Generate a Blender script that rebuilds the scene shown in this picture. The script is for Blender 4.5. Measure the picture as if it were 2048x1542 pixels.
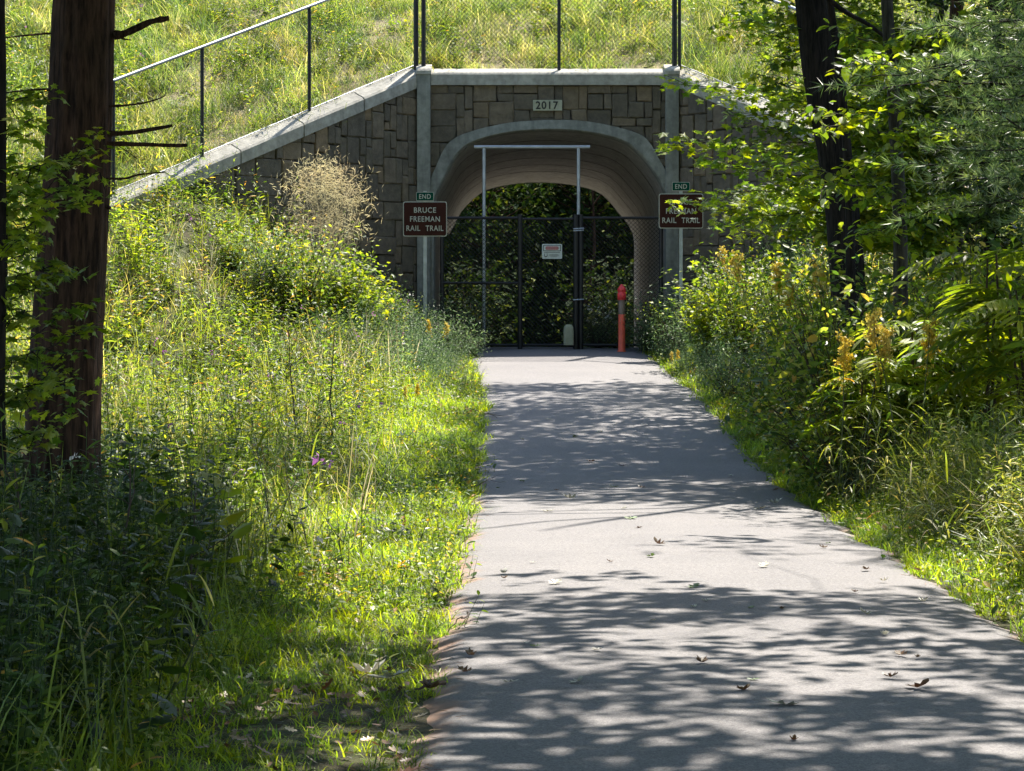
import bpy, math, random
import numpy as np
random.seed(7)
RNG = np.random.default_rng(11)
R = math.radians
for o in list(bpy.data.objects): bpy.data.objects.remove(o)
scene = bpy.context.scene
COL = scene.collection

# ------------------------------------------------------------------ camera, sky, sun, exposure
F = 5400.0; HZ = 640.0; EYE = 1.6
cam_d = bpy.data.cameras.new("camera"); cam = bpy.data.objects.new("camera", cam_d); COL.objects.link(cam)
cam.location = (0, 0, EYE); cam.rotation_euler = (R(90), 0, 0)
cam_d.sensor_width = 36; cam_d.lens = F/2048*36; cam_d.shift_y = -(771-HZ)/2048
cam_d.clip_start = 0.1; cam_d.clip_end = 2000
scene.camera = cam
SUN_EL, SUN_AZ = 58.0, 27.0                     # azimuth measured from +Y towards +X
world = bpy.data.worlds.new("World"); scene.world = world; world.use_nodes = True
wn = world.node_tree; bg = wn.nodes["Background"]
sky = wn.nodes.new("ShaderNodeTexSky"); sky.sky_type = 'NISHITA'; sky.sun_disc = False
sky.sun_elevation = R(SUN_EL); sky.sun_rotation = R(SUN_AZ); sky.air_density = 1.0; sky.dust_density = 1.0
wn.links.new(sky.outputs[0], bg.inputs[0]); bg.inputs[1].default_value = 0.115
sl = bpy.data.lights.new("sun", 'SUN'); so = bpy.data.objects.new("sun", sl); COL.objects.link(so)
sl.energy = 5.0; sl.angle = R(0.55); sl.color = (1.0, 0.93, 0.83)
so.rotation_euler = (R(90-SUN_EL), 0, R(180-SUN_AZ)); so.location = (10, 20, 40)
scene.view_settings.view_transform = 'Standard'; scene.view_settings.look = 'None'
scene.view_settings.exposure = 1.52; scene.view_settings.gamma = 1.0
SUNV = np.array([math.cos(R(SUN_EL))*math.sin(R(SUN_AZ)), math.cos(R(SUN_EL))*math.cos(R(SUN_AZ)), math.sin(R(SUN_EL))])

def P(px, py, Y):                                # a point of the photograph at its distance Y
    return np.array([(px-1024)/F*Y, Y, EYE-(py-HZ)/F*Y])

# ------------------------------------------------------------------ terrain formulas
def sstep(a, b, x):
    t = np.clip((np.asarray(x, float)-a)/(b-a), 0, 1); return t*t*(3-2*t)
def sp(x, w): return w*np.logaddexp(0, np.asarray(x, float)/w)
def path_z(y): return .0625*sp(np.asarray(y, float)-27.5, 1.3) - .105*sp(np.asarray(y, float)-46.2, .6)
def path_xc(y): return 1.12 - .33*sstep(34, 45, y)
def emb_z(x, y):
    y = np.asarray(y, float); x = np.asarray(x, float)
    crest = 7.62 + 0.9*sstep(-2.0, -6.0, -(-x)) * 1.0
    crest = 7.62 + 0.9*sstep(2.0, 7.0, -x) + .5*sstep(3.2, 8, x)
    up = 3.25+.46*(y-41); down = 5.7-.5*(y-57)
    z = -.35*np.logaddexp(-up/.35, -crest/.35)
    return np.minimum(z, down) if z.ndim or True else z
def ground_z(x, y):
    x = np.asarray(x, float); y = np.asarray(y, float)
    p = path_z(y); e = emb_z(x, y); e = .2*np.logaddexp(e/.2, p/.2)
    d = x-path_xc(y); u = np.abs(d)-1.5
    w = np.where(d < 0, sstep(0.1, 5.3, u), sstep(0.1, 4.6, u))
    n = .05*np.sin(x*1.7+y*.6)*np.cos(y*1.1-x*.4)*sstep(.2, 1.5, u)
    return p-.03+w*(e-p)+n+.035*sstep(.0, .5, u)
XL, YL, XR = -6.14, 41.0, 7.35
YH = 46.3
XPL, XPR = -1.51, 2.74                           # pilaster centres
def wing_y(x):
    x = np.asarray(x, float)
    return np.where(x < XPL, YL+(x-XL)/(XPL-XL)*(YH-YL), np.where(x > XPR, YL+(XR-x)/(XR-XPR)*(YH-YL), YH))
def surf_z(x, y):
    """top surface: embankment behind the walls, ground before them"""
    x = np.asarray(x, float); y = np.asarray(y, float)
    beh = (x > XL) & (x < XR) & (y > wing_y(x)+.1) & (y < 56.6)
    return np.where(beh, emb_z(x, y), ground_z(x, y))

# ------------------------------------------------------------------ object helpers
def tag(o, label=None, cat=None, group=None, kind=None):
    if label: o['label'] = label
    if cat: o['category'] = cat
    if group: o['group'] = group
    if kind: o['kind'] = kind
    return o
def thing(name, label, cat, loc=(0, 0, 0), group=None, rotz=0):
    o = bpy.data.objects.new(name, None); COL.objects.link(o); o.location = [float(a) for a in loc]
    o.rotation_euler = (0, 0, rotz); o.empty_display_size = .2
    return tag(o, label, cat, group)
class MB:
    """numpy mesh collector: vertices, polygons and a per-vertex value 'v'"""
    def __init__(s): s.V = []; s.F = []; s.A = []; s.n = 0
    def add(s, V, Fc, a=0.5):
        V = np.asarray(V, np.float32).reshape(-1, 3)
        A = np.full(len(V), a, np.float32) if np.isscalar(a) else np.asarray(a, np.float32)
        s.V.append(V); s.A.append(A)
        if isinstance(Fc, np.ndarray): s.F.append((Fc+s.n).astype(np.int32))
        else:
            by = {}
            for f in Fc: by.setdefault(len(f), []).append(f)
            for k in by: s.F.append((np.array(by[k])+s.n).astype(np.int32))
        s.n += len(V); return s
    def box(s, c, d, a=.5, rot=None):
        c = np.array(c, float); d = np.array(d, float)/2
        V = np.array([[x, y, z] for x in (-1, 1) for y in (-1, 1) for z in (-1, 1)])*d
        if rot is not None: V = V @ rot.T
        return s.add(V+c, [(0, 1, 3, 2), (4, 6, 7, 5), (0, 4, 5, 1), (2, 3, 7, 6), (0, 2, 6, 4), (1, 5, 7, 3)], a)
    def arrays(s): return np.concatenate(s.V), s.F, np.concatenate(s.A)
    def mesh(s, name, mat, smooth=False):
        V, Fs, A = s.arrays()
        me = bpy.data.meshes.new(name)
        tot = sum(f.shape[0] for f in Fs); lt = sum(f.size for f in Fs)
        me.vertices.add(len(V)); me.vertices.foreach_set('co', V.ravel())
        me.loops.add(lt); me.loops.foreach_set('vertex_index', np.concatenate([f.ravel() for f in Fs]))
        me.polygons.add(tot)
        sizes = np.concatenate([np.full(f.shape[0], f.shape[1], np.int32) for f in Fs])
        st = np.concatenate([[0], np.cumsum(sizes)[:-1]]).astype(np.int32)
        me.polygons.foreach_set('loop_start', st)
        at = me.attributes.new('v', 'FLOAT', 'POINT'); at.data.foreach_set('value', A)
        me.update(calc_edges=True); me.validate()
        me.polygons.foreach_set('use_smooth', np.full(len(me.polygons), smooth))
        if isinstance(mat, (list, tuple)):
            for m in mat: me.materials.append(m)
        else: me.materials.append(mat)
        return me
    def build(s, name, mat, parent=None, smooth=False):
        me = s.mesh(name, mat, smooth)
        o = bpy.data.objects.new(name, me); COL.objects.link(o)
        if parent is not None: o.parent = parent
        return o
    def build_at(s, name, mat, parent, smooth=False):      # vertices given in world space under a placed Empty
        loc = np.array(parent.location, np.float32); s.V = [v-loc for v in s.V]
        return s.build(name, mat, parent, smooth)
def frame_of(d):
    d = d/np.linalg.norm(d); a = np.array([0, 0, 1.]) if abs(d[2]) < .9 else np.array([1., 0, 0])
    u = np.cross(a, d); u /= np.linalg.norm(u); return u, np.cross(d, u), d
def tube(mb, pts, rad, n=8, a=.5, rough=0, caps=True):
    pts = np.array(pts, float); rad = np.broadcast_to(np.array(rad, float), (len(pts),))
    rings = []
    u0 = None
    for i, p in enumerate(pts):
        d = pts[min(i+1, len(pts)-1)]-pts[max(i-1, 0)]
        d = d/(np.linalg.norm(d)+1e-9)
        if u0 is None: u, w, _ = frame_of(d)
        else:
            u = u0-d*np.dot(u0, d); u /= np.linalg.norm(u)+1e-9; w = np.cross(d, u)
        u0 = u
        th = np.arange(n)/n*2*math.pi
        r = rad[i]*(1+rough*RNG.normal(size=n)) if rough else rad[i]*np.ones(n)
        rings.append(p+np.outer(np.cos(th)*r, u)+np.outer(np.sin(th)*r, w))
    V = np.concatenate(rings); m = len(pts)
    i = np.arange(m-1)[:, None]*n; j = np.arange(n)[None]; k = (j+1) % n
    Q = np.stack([i+j, i+k, i+n+k, i+n+j], -1).reshape(-1, 4)
    mb.add(V, Q, a)
    if caps:
        mb.add(V[:n], [tuple(range(n))[::-1]], a); mb.add(V[-n:], [tuple(range(n))], a)
def grow(p0, p1, n=8, wob=.1, sag=0):
    p0 = np.array(p0, float); p1 = np.array(p1, float); t = np.linspace(0, 1, n)[:, None]
    L = np.linalg.norm(p1-p0); w = RNG.normal(size=(n, 3))*wob*L; w = np.cumsum(w, 0)/n**.5
    w -= t*w[-1]; w[0] = 0
    pts = p0*(1-t)+p1*t+w; pts[:, 2] -= sag*4*(t*(1-t))[:, 0]*L
    return pts

# ------------------------------------------------------------------ templates for leaves and blades
def tri(*f): return np.array(f, np.int32)
LEAF = (np.array([[0, 0, 0], [-.2, .22, .05], [.2, .22, .05], [-.25, .52, .05], [.25, .52, .05], [0, .4, 0], [-.13, .82, 0], [.13, .82, 0], [0, 1.02, -.08]], float),
        tri((0, 2, 5), (0, 5, 1), (1, 5, 3), (2, 4, 5), (3, 5, 6), (5, 4, 7), (5, 7, 6), (6, 7, 8)))
NARROW = (LEAF[0]*np.array([.42, 1, 1]), LEAF[1])
RHOMB = (np.array([[0, 0, 0], [-.27, .42, .06], [.27, .42, .06], [0, 1., -.06]], float), tri((0, 2, 3), (0, 3, 1)))
def star():
    a = [(0, 0), (.14, .12), (.42, .02), (.32, .26), (.62, .46), (.36, .5), (.3, .62), (.14, .56), (0, 1.0)]
    pts = a+[(-x, y) for x, y in a[1:-1][::-1]]
    V = [(0, .36, .04)]+[(x, y, -.12*abs(x)-.06*y*y) for x, y in pts]
    n = len(pts); return np.array(V, float), np.array([(0, 1+i, 1+(i+1) % n) for i in range(n)], np.int32)[:, ::-1].copy()
MAPLE = star()
def broad():
    a = [(0, .04), (.22, -.06), (.46, .12), (.5, .34), (.42, .44), (.52, .62), (.3, .78), (.16, .84), (0, 1.0)]
    pts = a+[(-x, y) for x, y in a[1:-1][::-1]]
    V = [(0, .4, .05)]+[(x, y, -.25*x*x-.1*y*y) for x, y in pts]; n = len(pts)
    return np.array(V, float), np.array([(0, 1+i, 1+(i+1) % n) for i in range(n)], np.int32)[:, ::-1].copy()
BROAD = broad()
def oak():
    a = [(0, 0), (.05, .12), (.2, .18), (.1, .3), (.34, .42), (.13, .52), (.3, .72), (.1, .74), (.12, .9), (0, 1.0)]
    pts = a+[(-x, y) for x, y in a[1:-1][::-1]]
    V = [(0, .5, 0)]+[(x, y, .5*x*x+.12*(y-.5)**2*4*.5) for x, y in pts]
    n = len(pts); return np.array(V, float), np.array([(0, 1+i, 1+(i+1) % n) for i in range(n)], np.int32)
OAK = oak()
def blade(bend=.5, w=.03, seg=4):
    V = []; 
    for i in range(seg+1):
        t = i/seg; ang = bend*t*1.5
        y = math.sin(ang)*t*.75; z = math.cos(ang*.8)*t; ww = w*(1-t**1.6)+.002
        V += [(-ww, y, z), (ww, y, z)]
    V = V[:-2]+[((V[-1][0]+V[-2][0])/2, V[-1][1], V[-1][2])]
    Fc = []
    for i in range(seg-1):
        a = 2*i; Fc += [(a, a+1, a+3), (a, a+3, a+2)]
    a = 2*(seg-1); Fc.append((a, a+1, a+2))
    return np.array(V, float), np.array(Fc, np.int32)
def arch(w=.03, seg=7, rise=1.2, drop=1.5):
    V = []
    for i in range(seg+1):
        t = i/seg; ww = w*min(1, .35+3*t)*(1-t**2.2)+.001; V += [(-ww, t*.85, rise*t*.6-drop*t**2.3*.6), (ww, t*.85, rise*t*.6-drop*t**2.3*.6)]
    Fc = []
    for i in range(seg):
        a = 2*i; Fc += [(a, a+1, a+3), (a, a+3, a+2)]
    return np.array(V, float), np.array(Fc, np.int32)
def rots(yaw, pitch, roll):
    """matrices Rz(yaw) Rx(pitch) Ry(roll)"""
    cy, sy, cp, spp, cr, sr = np.cos(yaw), np.sin(yaw), np.cos(pitch), np.sin(pitch), np.cos(roll), np.sin(roll)
    z = np.zeros_like(cy); o = np.ones_like(cy)
    Rz = np.stack([cy, -sy, z, sy, cy, z, z, z, o], -1).reshape(-1, 3, 3)
    Rx = np.stack([o, z, z, z, cp, -spp, z, spp, cp], -1).reshape(-1, 3, 3)
    Ry = np.stack([cr, z, sr, z, o, z, -sr, z, cr], -1).reshape(-1, 3, 3)
    return Rz @ Rx @ Ry
def scatter(mb, tmpl, pos, M, scale, a, ta=None, wa=.5):
    V, Fc = tmpl[0], tmpl[1]; n = len(pos)
    if n == 0: return
    scale = np.asarray(scale, float)
    S = scale if scale.ndim == 2 else np.repeat(np.broadcast_to(scale, (n,))[:, None], 3, 1)
    W = np.einsum('nij,nvj->nvi', M, V[None]*S[:, None, :])+np.asarray(pos)[:, None, :]
    k = len(V)
    FF = (Fc[None]+(np.arange(n)*k)[:, None, None]).reshape(-1, Fc.shape[1])
    A = np.repeat(np.broadcast_to(np.asarray(a, float), (n,)), k)
    if ta is not None: A = np.clip(A+(np.tile(ta, n)-.5)*.55 if wa == 1.0 else np.tile(ta, n)+(A-.5)*.5, 0, 1)
    mb.add(W.reshape(-1, 3), FF, A)
def leaves(mb, pos, size, tmpl=LEAF, tilt=.45, down=.25, a=None, jit=.3, yaw=None):
    n = len(pos)
    if n == 0: return
    yaw = RNG.uniform(0, 6.283, n) if yaw is None else yaw
    pitch = RNG.normal(-down, tilt, n); roll = RNG.normal(0, tilt, n)
    s = size*np.exp(RNG.normal(0, jit, n)); a = RNG.random(n) if a is None else a
    scatter(mb, tmpl, pos, rots(yaw, pitch, roll), s, a)

# ------------------------------------------------------------------ materials
def newmat(name):
    m = bpy.data.materials.new(name); m.use_nodes = True; nt = m.node_tree
    b = nt.nodes['Principled BSDF']; return m, nt, b, nt.nodes['Material Output']
def N(nt, t, **k):
    n = nt.nodes.new(t)
    for a, v in k.items(): setattr(n, a, v)
    return n
def ramp(nt, stops, src=None):
    r = N(nt, 'ShaderNodeValToRGB'); e = r.color_ramp.elements
    while len(e) > 1: e.remove(e[-1])
    e[0].position = stops[0][0]; e[0].color = (*stops[0][1], 1)
    for p, c in stops[1:]:
        x = e.new(p); x.color = (*c, 1)
    if src is not None: nt.links.new(src, r.inputs[0])
    return r
def noise(nt, scale, detail=4, rough=.55, vec=None):
    n = N(nt, 'ShaderNodeTexNoise'); n.inputs['Scale'].default_value = scale; n.inputs['Detail'].default_value = detail
    n.inputs['Roughness'].default_value = rough
    if vec is None:
        tc = N(nt, 'ShaderNodeTexCoord'); vec = tc.outputs['Object']
    nt.links.new(vec, n.inputs['Vector']); return n
def mixc(nt, a, b, f, mode='MIX'):
    m = N(nt, 'ShaderNodeMix', data_type='RGBA', blend_type=mode)
    for s, v in ((m.inputs[0], f), (m.inputs[6], a), (m.inputs[7], b)):
        if isinstance(v, (int, float)): s.default_value = v
        elif isinstance(v, tuple): s.default_value = (*v, 1)
        else: nt.links.new(v, s)
    return m.outputs[2]
def leaf_mat(name, stops, trans=(1.6, 1.9, .7), tw=.45, spec=.35, rough=.45, pos_noise=.9, hue=.035):
    m, nt, b, out = newmat(name)
    at = N(nt, 'ShaderNodeAttribute', attribute_name='v')
    c = ramp(nt, stops, at.outputs['Fac']).outputs[0]
    n = noise(nt, pos_noise, 2)
    v = N(nt, 'ShaderNodeMapRange'); v.inputs[1].default_value = .3; v.inputs[2].default_value = .7
    v.inputs[3].default_value = .62; v.inputs[4].default_value = 1.5; nt.links.new(n.outputs[0], v.inputs[0])
    hs = N(nt, 'ShaderNodeHueSaturation'); nt.links.new(c, hs.inputs['Color']); nt.links.new(v.outputs[0], hs.inputs['Value'])
    nh = noise(nt, pos_noise*2.3, 3, .6)
    h = N(nt, 'ShaderNodeMapRange'); h.inputs[1].default_value = .3; h.inputs[2].default_value = .7; h.inputs[3].default_value = .5-hue; h.inputs[4].default_value = .5+hue
    nt.links.new(nh.outputs[0], h.inputs[0]); nt.links.new(h.outputs[0], hs.inputs['Hue'])
    s2 = N(nt, 'ShaderNodeMapRange'); s2.inputs[1].default_value = .3; s2.inputs[2].default_value = .7; s2.inputs[3].default_value = 1.12; s2.inputs[4].default_value = .72
    nt.links.new(nh.outputs[0], s2.inputs[0]); nt.links.new(s2.outputs[0], hs.inputs['Saturation'])
    c = hs.outputs[0]
    nt.links.new(c, b.inputs['Base Color']); b.inputs['Roughness'].default_value = rough
    b.inputs['Specular IOR Level'].default_value = spec
    t = N(nt, 'ShaderNodeBsdfTranslucent'); nt.links.new(mixc(nt, c, trans, 1.0, 'MULTIPLY'), t.inputs[0])
    mx = N(nt, 'ShaderNodeMixShader'); mx.inputs[0].default_value = tw
    nt.links.new(b.outputs[0], mx.inputs[1]); nt.links.new(t.outputs[0], mx.inputs[2]); nt.links.new(mx.outputs[0], out.inputs[0])
    return m
M = {}
M['grass'] = leaf_mat('grass', [(0, (.06, .10, .015)), (.4, (.15, .20, .028)), (.7, (.25, .28, .06)), (.86, (.36, .33, .15)), (1, (.48, .4, .24))], (1.8, 1.8, .6))
M['hill'] = leaf_mat('hillside_grass', [(0, (.06, .11, .025)), (.4, (.13, .19, .04)), (.65, (.24, .27, .07)), (.85, (.40, .36, .18)), (1, (.54, .46, .30))], (1.7, 1.8, .7), .42, .3, .5, .8, .045)
M['lawn'] = leaf_mat('lawn_grass', [(0, (.08, .14, .01)), (.6, (.19, .27, .012)), (1, (.30, .33, .04))], (2.0, 2.1, .4), .5)
M['weed'] = leaf_mat('weed_leaf', [(0, (.025, .06, .012)), (.4, (.08, .14, .02)), (.75, (.19, .24, .035)), (.93, (.30, .30, .07)), (1, (.42, .25, .08))], (2.0, 2.0, .5), .48)
M['weedblue'] = leaf_mat('grey_green_leaf', [(0, (.05, .10, .05)), (.6, (.12, .18, .09)), (1, (.22, .26, .15))], (1.3, 1.5, .9))
M['maple'] = leaf_mat('maple_leaf', [(0, (.04, .085, .008)), (.5, (.12, .18, .012)), (1, (.24, .27, .025))], (2.2, 2.2, .5), .52)
M['crown'] = leaf_mat('crown_leaf', [(0, (.025, .06, .01)), (.6, (.05, .10, .015)), (1, (.09, .14, .02))], (1.7, 2.0, .6), .4)
M['woods'] = leaf_mat('shaded_wood_leaf', [(0, (.008, .02, .005)), (.7, (.02, .04, .008)), (.93, (.06, .08, .014)), (1, (.2, .2, .04))], (1.6, 1.7, .5), .22, .06, .8)  # darker copy of the crown green: shade beyond the arch painted into the colour
M['woods2'] = leaf_mat('shade_darkened_leaf', [(0, (.012, .03, .006)), (.6, (.035, .07, .012)), (1, (.11, .15, .03))], (1.8, 1.9, .5), .35)  # leaf green darkened, shade of understory and left foreground put into the colour
M['needle'] = leaf_mat('pine_needle', [(0, (.02, .05, .018)), (.5, (.09, .15, .055)), (1, (.28, .34, .17))], (1.4, 1.5, .8), .35, .5, .4)
M['straw'] = leaf_mat('dry_grass', [(0, (.32, .29, .17)), (.5, (.56, .51, .34)), (1, (.8, .75, .58))], (1.2, 1.1, .8), .4)
M['flower'] = leaf_mat('goldenrod_flower', [(0, (.30, .26, .03)), (.5, (.58, .45, .05)), (1, (.75, .62, .12))], (1.1, 1.0, .6), .45, hue=.01)
M['white'] = leaf_mat('white_petal', [(0, (.6, .55, .5)), (1, (.85, .85, .8))], (1, 1, 1), .3)
M['purple'] = leaf_mat('purple_petal', [(0, (.3, .08, .3)), (1, (.55, .2, .5))], (1, 1, 1), .3)
M['litter'] = leaf_mat('dead_leaf', [(0, (.07, .04, .02)), (.5, (.2, .11, .05)), (.85, (.34, .24, .14)), (1, (.5, .42, .32))], (1.1, .9, .6), .15, .3)
M['paleleaf'] = leaf_mat('bleached_leaf', [(0, (.35, .33, .25)), (1, (.6, .58, .5))], (1.0, .95, .8), .15)
M['greenleaf'] = leaf_mat('fallen_green_leaf', [(0, (.1, .16, .05)), (1, (.2, .27, .09))], (1.0, 1.1, .6), .2)
def solid(name, col, rough=.6, metal=0, var=.0, scale=8, bump=0, spec=.5):
    m, nt, b, out = newmat(name)
    b.inputs['Roughness'].default_value = rough; b.inputs['Metallic'].default_value = metal
    b.inputs['Specular IOR Level'].default_value = spec
    n = noise(nt, scale, 5)
    r = ramp(nt, [(.3, tuple(max(0, c*(1-var)) for c in col)), (.7, tuple(min(1, c*(1+var)) for c in col))], n.outputs[0])
    nt.links.new(r.outputs[0], b.inputs['Base Color'])
    if bump:
        bp = N(nt, 'ShaderNodeBump'); bp.inputs['Strength'].default_value = bump; bp.inputs['Distance'].default_value = .01
        n2 = noise(nt, scale*5, 4); nt.links.new(n2.outputs[0], bp.inputs['Height']); nt.links.new(bp.outputs[0], b.inputs['Normal'])
    return m
M['black'] = solid('black_vinyl', (.008, .008, .01), .5, 0, .3)
M['galv'] = solid('galvanised_steel', (.42, .45, .48), .45, .6, .2, 6)
M['railtop'] = solid('weathered_rail', (.35, .36, .38), .4, .5, .2, 6)
M['signbrown'] = solid('brown_sign_sheet', (.040, .012, .008), .6, 0, .15, 8, 0, .12)
M['signgreen'] = solid('green_sign_sheet', (.0, .055, .032), .6, 0, .12, 8, 0, .12)
M['signwhite'] = solid('white_lettering', (.42, .42, .36), .6, 0, .12, 60)
M['numeral'] = solid('black_numeral', (.012, .012, .012), .6)
M['plaque'] = solid('cast_stone_plaque', (.38, .38, .27), .8, 0, .15, 12, .4)
M['red'] = solid('red_plastic', (.8, .05, .06), .45, 0, .15, 9)
M['orange'] = solid('orange_plastic', (.9, .14, .08), .5, 0, .15, 9)
M['tape'] = solid('grey_brown_band', (.24, .18, .15), .6, 0, .15)
M['redsign'] = solid('faded_red_print', (.42, .17, .17), .6, 0, .2, 30)
M['signplate'] = solid('white_sign_plate', (.55, .6, .58), .5, 0, .12, 20)
M['stem'] = solid('plant_stem', (.07, .09, .03), .7, 0, .4, 4)
M['drystem'] = solid('dead_stalk', (.05, .032, .02), .8, 0, .4, 4)
def concrete(name, c, streak=.35, sc=1.0):
    m, nt, b, out = newmat(name); b.inputs['Roughness'].default_value = .85
    tc = N(nt, 'ShaderNodeTexCoord'); mp = N(nt, 'ShaderNodeMapping'); mp.inputs['Scale'].default_value = (3*sc, 3*sc, .35*sc)
    nt.links.new(tc.outputs['Object'], mp.inputs[0])
    n1 = noise(nt, 1.6, 5, .6, mp.outputs[0]); n2 = noise(nt, 9, 6, .65); n3 = noise(nt, 90, 3)
    a = ramp(nt, [(.3, tuple(x*(1-streak) for x in c)), (.62, c)], n1.outputs[0]).outputs[0]
    d = ramp(nt, [(.35, (.72, .72, .7)), (.65, (1.1, 1.1, 1.08))], n2.outputs[0]).outputs[0]
    nt.links.new(mixc(nt, a, d, 1.0, 'MULTIPLY'), b.inputs['Base Color'])
    bp = N(nt, 'ShaderNodeBump'); bp.inputs['Strength'].default_value = .3; bp.inputs['Distance'].default_value = .006
    nt.links.new(n3.outputs[0], bp.inputs['Height']); nt.links.new(bp.outputs[0], b.inputs['Normal'])
    return m
M['concrete'] = concrete('cast_concrete', (.28, .285, .25), .45)
M['coping'] = concrete('coping_concrete', (.42, .40, .34), .3)
M['lining'] = concrete('tunnel_lining_concrete', (.42, .395, .355), .25, .5)
def stone_mat():
    m, nt, b, out = newmat('stone_block'); b.inputs['Roughness'].default_value = .9
    at = N(nt, 'ShaderNodeAttribute', attribute_name='v')
    c = ramp(nt, [(0, (.11, .094, .068)), (.4, (.135, .116, .082)), (.7, (.155, .128, .09)), (.9, (.18, .142, .09)), (.97, (.20, .15, .09)), (1, (.25, .18, .10))], at.outputs['Fac']).outputs[0]
    n = noise(nt, 7, 6, .7); d = ramp(nt, [(.3, (.6, .6, .6)), (.7, (1.25, 1.22, 1.2))], n.outputs[0]).outputs[0]
    nt.links.new(mixc(nt, c, d, 1.0, 'MULTIPLY'), b.inputs['Base Color'])
    bp = N(nt, 'ShaderNodeBump'); bp.inputs['Strength'].default_value = .8; bp.inputs['Distance'].default_value = .03
    n2 = noise(nt, 14, 6, .7); nt.links.new(n2.outputs[0], bp.inputs['Height']); nt.links.new(bp.outputs[0], b.inputs['Normal'])
    return m
M['stone'] = stone_mat()
M['mortar'] = solid('recessed_mortar', (.08, .07, .056), .95, 0, .3, 10)
M['joint'] = solid('joint_filler', (.03, .025, .022), .9, 0, .3, 10)
def bark(name, c1, c2, sc=1.0, red=None):
    m, nt, b, out = newmat(name); b.inputs['Roughness'].default_value = .95; b.inputs['Specular IOR Level'].default_value = .2
    tc = N(nt, 'ShaderNodeTexCoord'); mp = N(nt, 'ShaderNodeMapping'); mp.inputs['Scale'].default_value = (1, 1, .12)
    nt.links.new(tc.outputs['Object'], mp.inputs[0])
    n1 = noise(nt, 34*sc, 5, .65, mp.outputs[0]); n2 = noise(nt, 2.2, 4)
    c = ramp(nt, [(.38, c1), (.6, c2)], n1.outputs[0]).outputs[0]
    d = ramp(nt, [(.35, (.7, .75, .7)), (.65, (1.2, 1.1, 1.05))], n2.outputs[0]).outputs[0]
    c = mixc(nt, c, d, 1.0, 'MULTIPLY')
    if red: 
        n4 = noise(nt, 1.1, 2); f = ramp(nt, [(.45, (0, 0, 0)), (.6, (1, 1, 1))], n4.outputs[0]).outputs[0]
        c = mixc(nt, c, red, f)
    nt.links.new(c, b.inputs['Base Color'])
    bp = N(nt, 'ShaderNodeBump'); bp.inputs['Strength'].default_value = 1; bp.inputs['Distance'].default_value = .02
    nt.links.new(n1.outputs[0], bp.inputs['Height']); nt.links.new(bp.outputs[0], b.inputs['Normal'])
    return m
M['bark'] = bark('furrowed_bark', (.018, .010, .007), (.075, .043, .028), 1, None)
M['barkdark'] = bark('dark_bark', (.008, .007, .006), (.028, .023, .02))
M['barkgrey'] = bark('grey_bark', (.025, .023, .02), (.075, .07, .058))
def soil_mat(name, green=.5):
    m, nt, b, out = newmat(name); b.inputs['Roughness'].default_value = .95
    n1 = noise(nt, 1.3, 5); n2 = noise(nt, 22, 6, .7)
    a = ramp(nt, [(.35, (.055, .045, .02)), (.5, (.06, .065, .018)), (.7, (.05, .075, .015))], n1.outputs[0]).outputs[0]
    d = ramp(nt, [(.3, (.45, .42, .4)), (.7, (1.5, 1.4, 1.2))], n2.outputs[0]).outputs[0]
    nt.links.new(mixc(nt, a, d, 1.0, 'MULTIPLY'), b.inputs['Base Color'])
    bp = N(nt, 'ShaderNodeBump'); bp.inputs['Strength'].default_value = 1; bp.inputs['Distance'].default_value = .05
    nt.links.new(n2.outputs[0], bp.inputs['Height']); nt.links.new(bp.outputs[0], b.inputs['Normal'])
    return m
M['soil'] = soil_mat('grassy_soil'); M['thatch'] = solid('dry_thatch', (.17, .14, .07), .95, 0, .45, 3, 1)
def path_mat():
    m, nt, b, out = newmat('asphalt'); b.inputs['Roughness'].default_value = .85; b.inputs['Specular IOR Level'].default_value = .3
    at = N(nt, 'ShaderNodeAttribute', attribute_name='v')       # 0 in the middle, 1 at the edges
    n1 = noise(nt, .9, 5, .6); n2 = noise(nt, 140, 3, .7); n3 = noise(nt, 2.8, 6, .7); n5 = noise(nt, 55, 5, .8)
    c = ramp(nt, [(.3, (.165, .16, .163)), (.7, (.198, .19, .19))], n1.outputs[0]).outputs[0]
    g = ramp(nt, [(.30, (.55, .55, .56)), (.5, (.98, .98, .98)), (.7, (1.3, 1.28, 1.25))], n2.outputs[0]).outputs[0]
    g2 = ramp(nt, [(.36, (.6, .6, .6)), (.5, (1.0, 1.0, 1.0)), (.66, (1.3, 1.28, 1.24))], n5.outputs[0]).outputs[0]
    c = mixc(nt, mixc(nt, c, g, 1.0, 'MULTIPLY'), g2, 1.0, 'MULTIPLY')
    ad = N(nt, 'ShaderNodeMath', operation='MULTIPLY_ADD'); ad.inputs[1].default_value = 1.4; ad.inputs[2].default_value = -.7
    nt.links.new(n3.outputs[0], ad.inputs[0])
    s = N(nt, 'ShaderNodeMath', operation='ADD'); nt.links.new(at.outputs['Fac'], s.inputs[0]); nt.links.new(ad.outputs[0], s.inputs[1])
    f = ramp(nt, [(.42, (0, 0, 0)), (.85, (.85, .85, .85))], s.outputs[0]).outputs[0]
    c = mixc(nt, c, (.27, .165, .11), f)
    nt.links.new(c, b.inputs['Base Color'])
    bp = N(nt, 'ShaderNodeBump'); bp.inputs['Strength'].default_value = .5; bp.inputs['Distance'].default_value = .004
    nt.links.new(n2.outputs[0], bp.inputs['Height']); nt.links.new(bp.outputs[0], b.inputs['Normal'])
    return m
M['path'] = path_mat()

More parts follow.
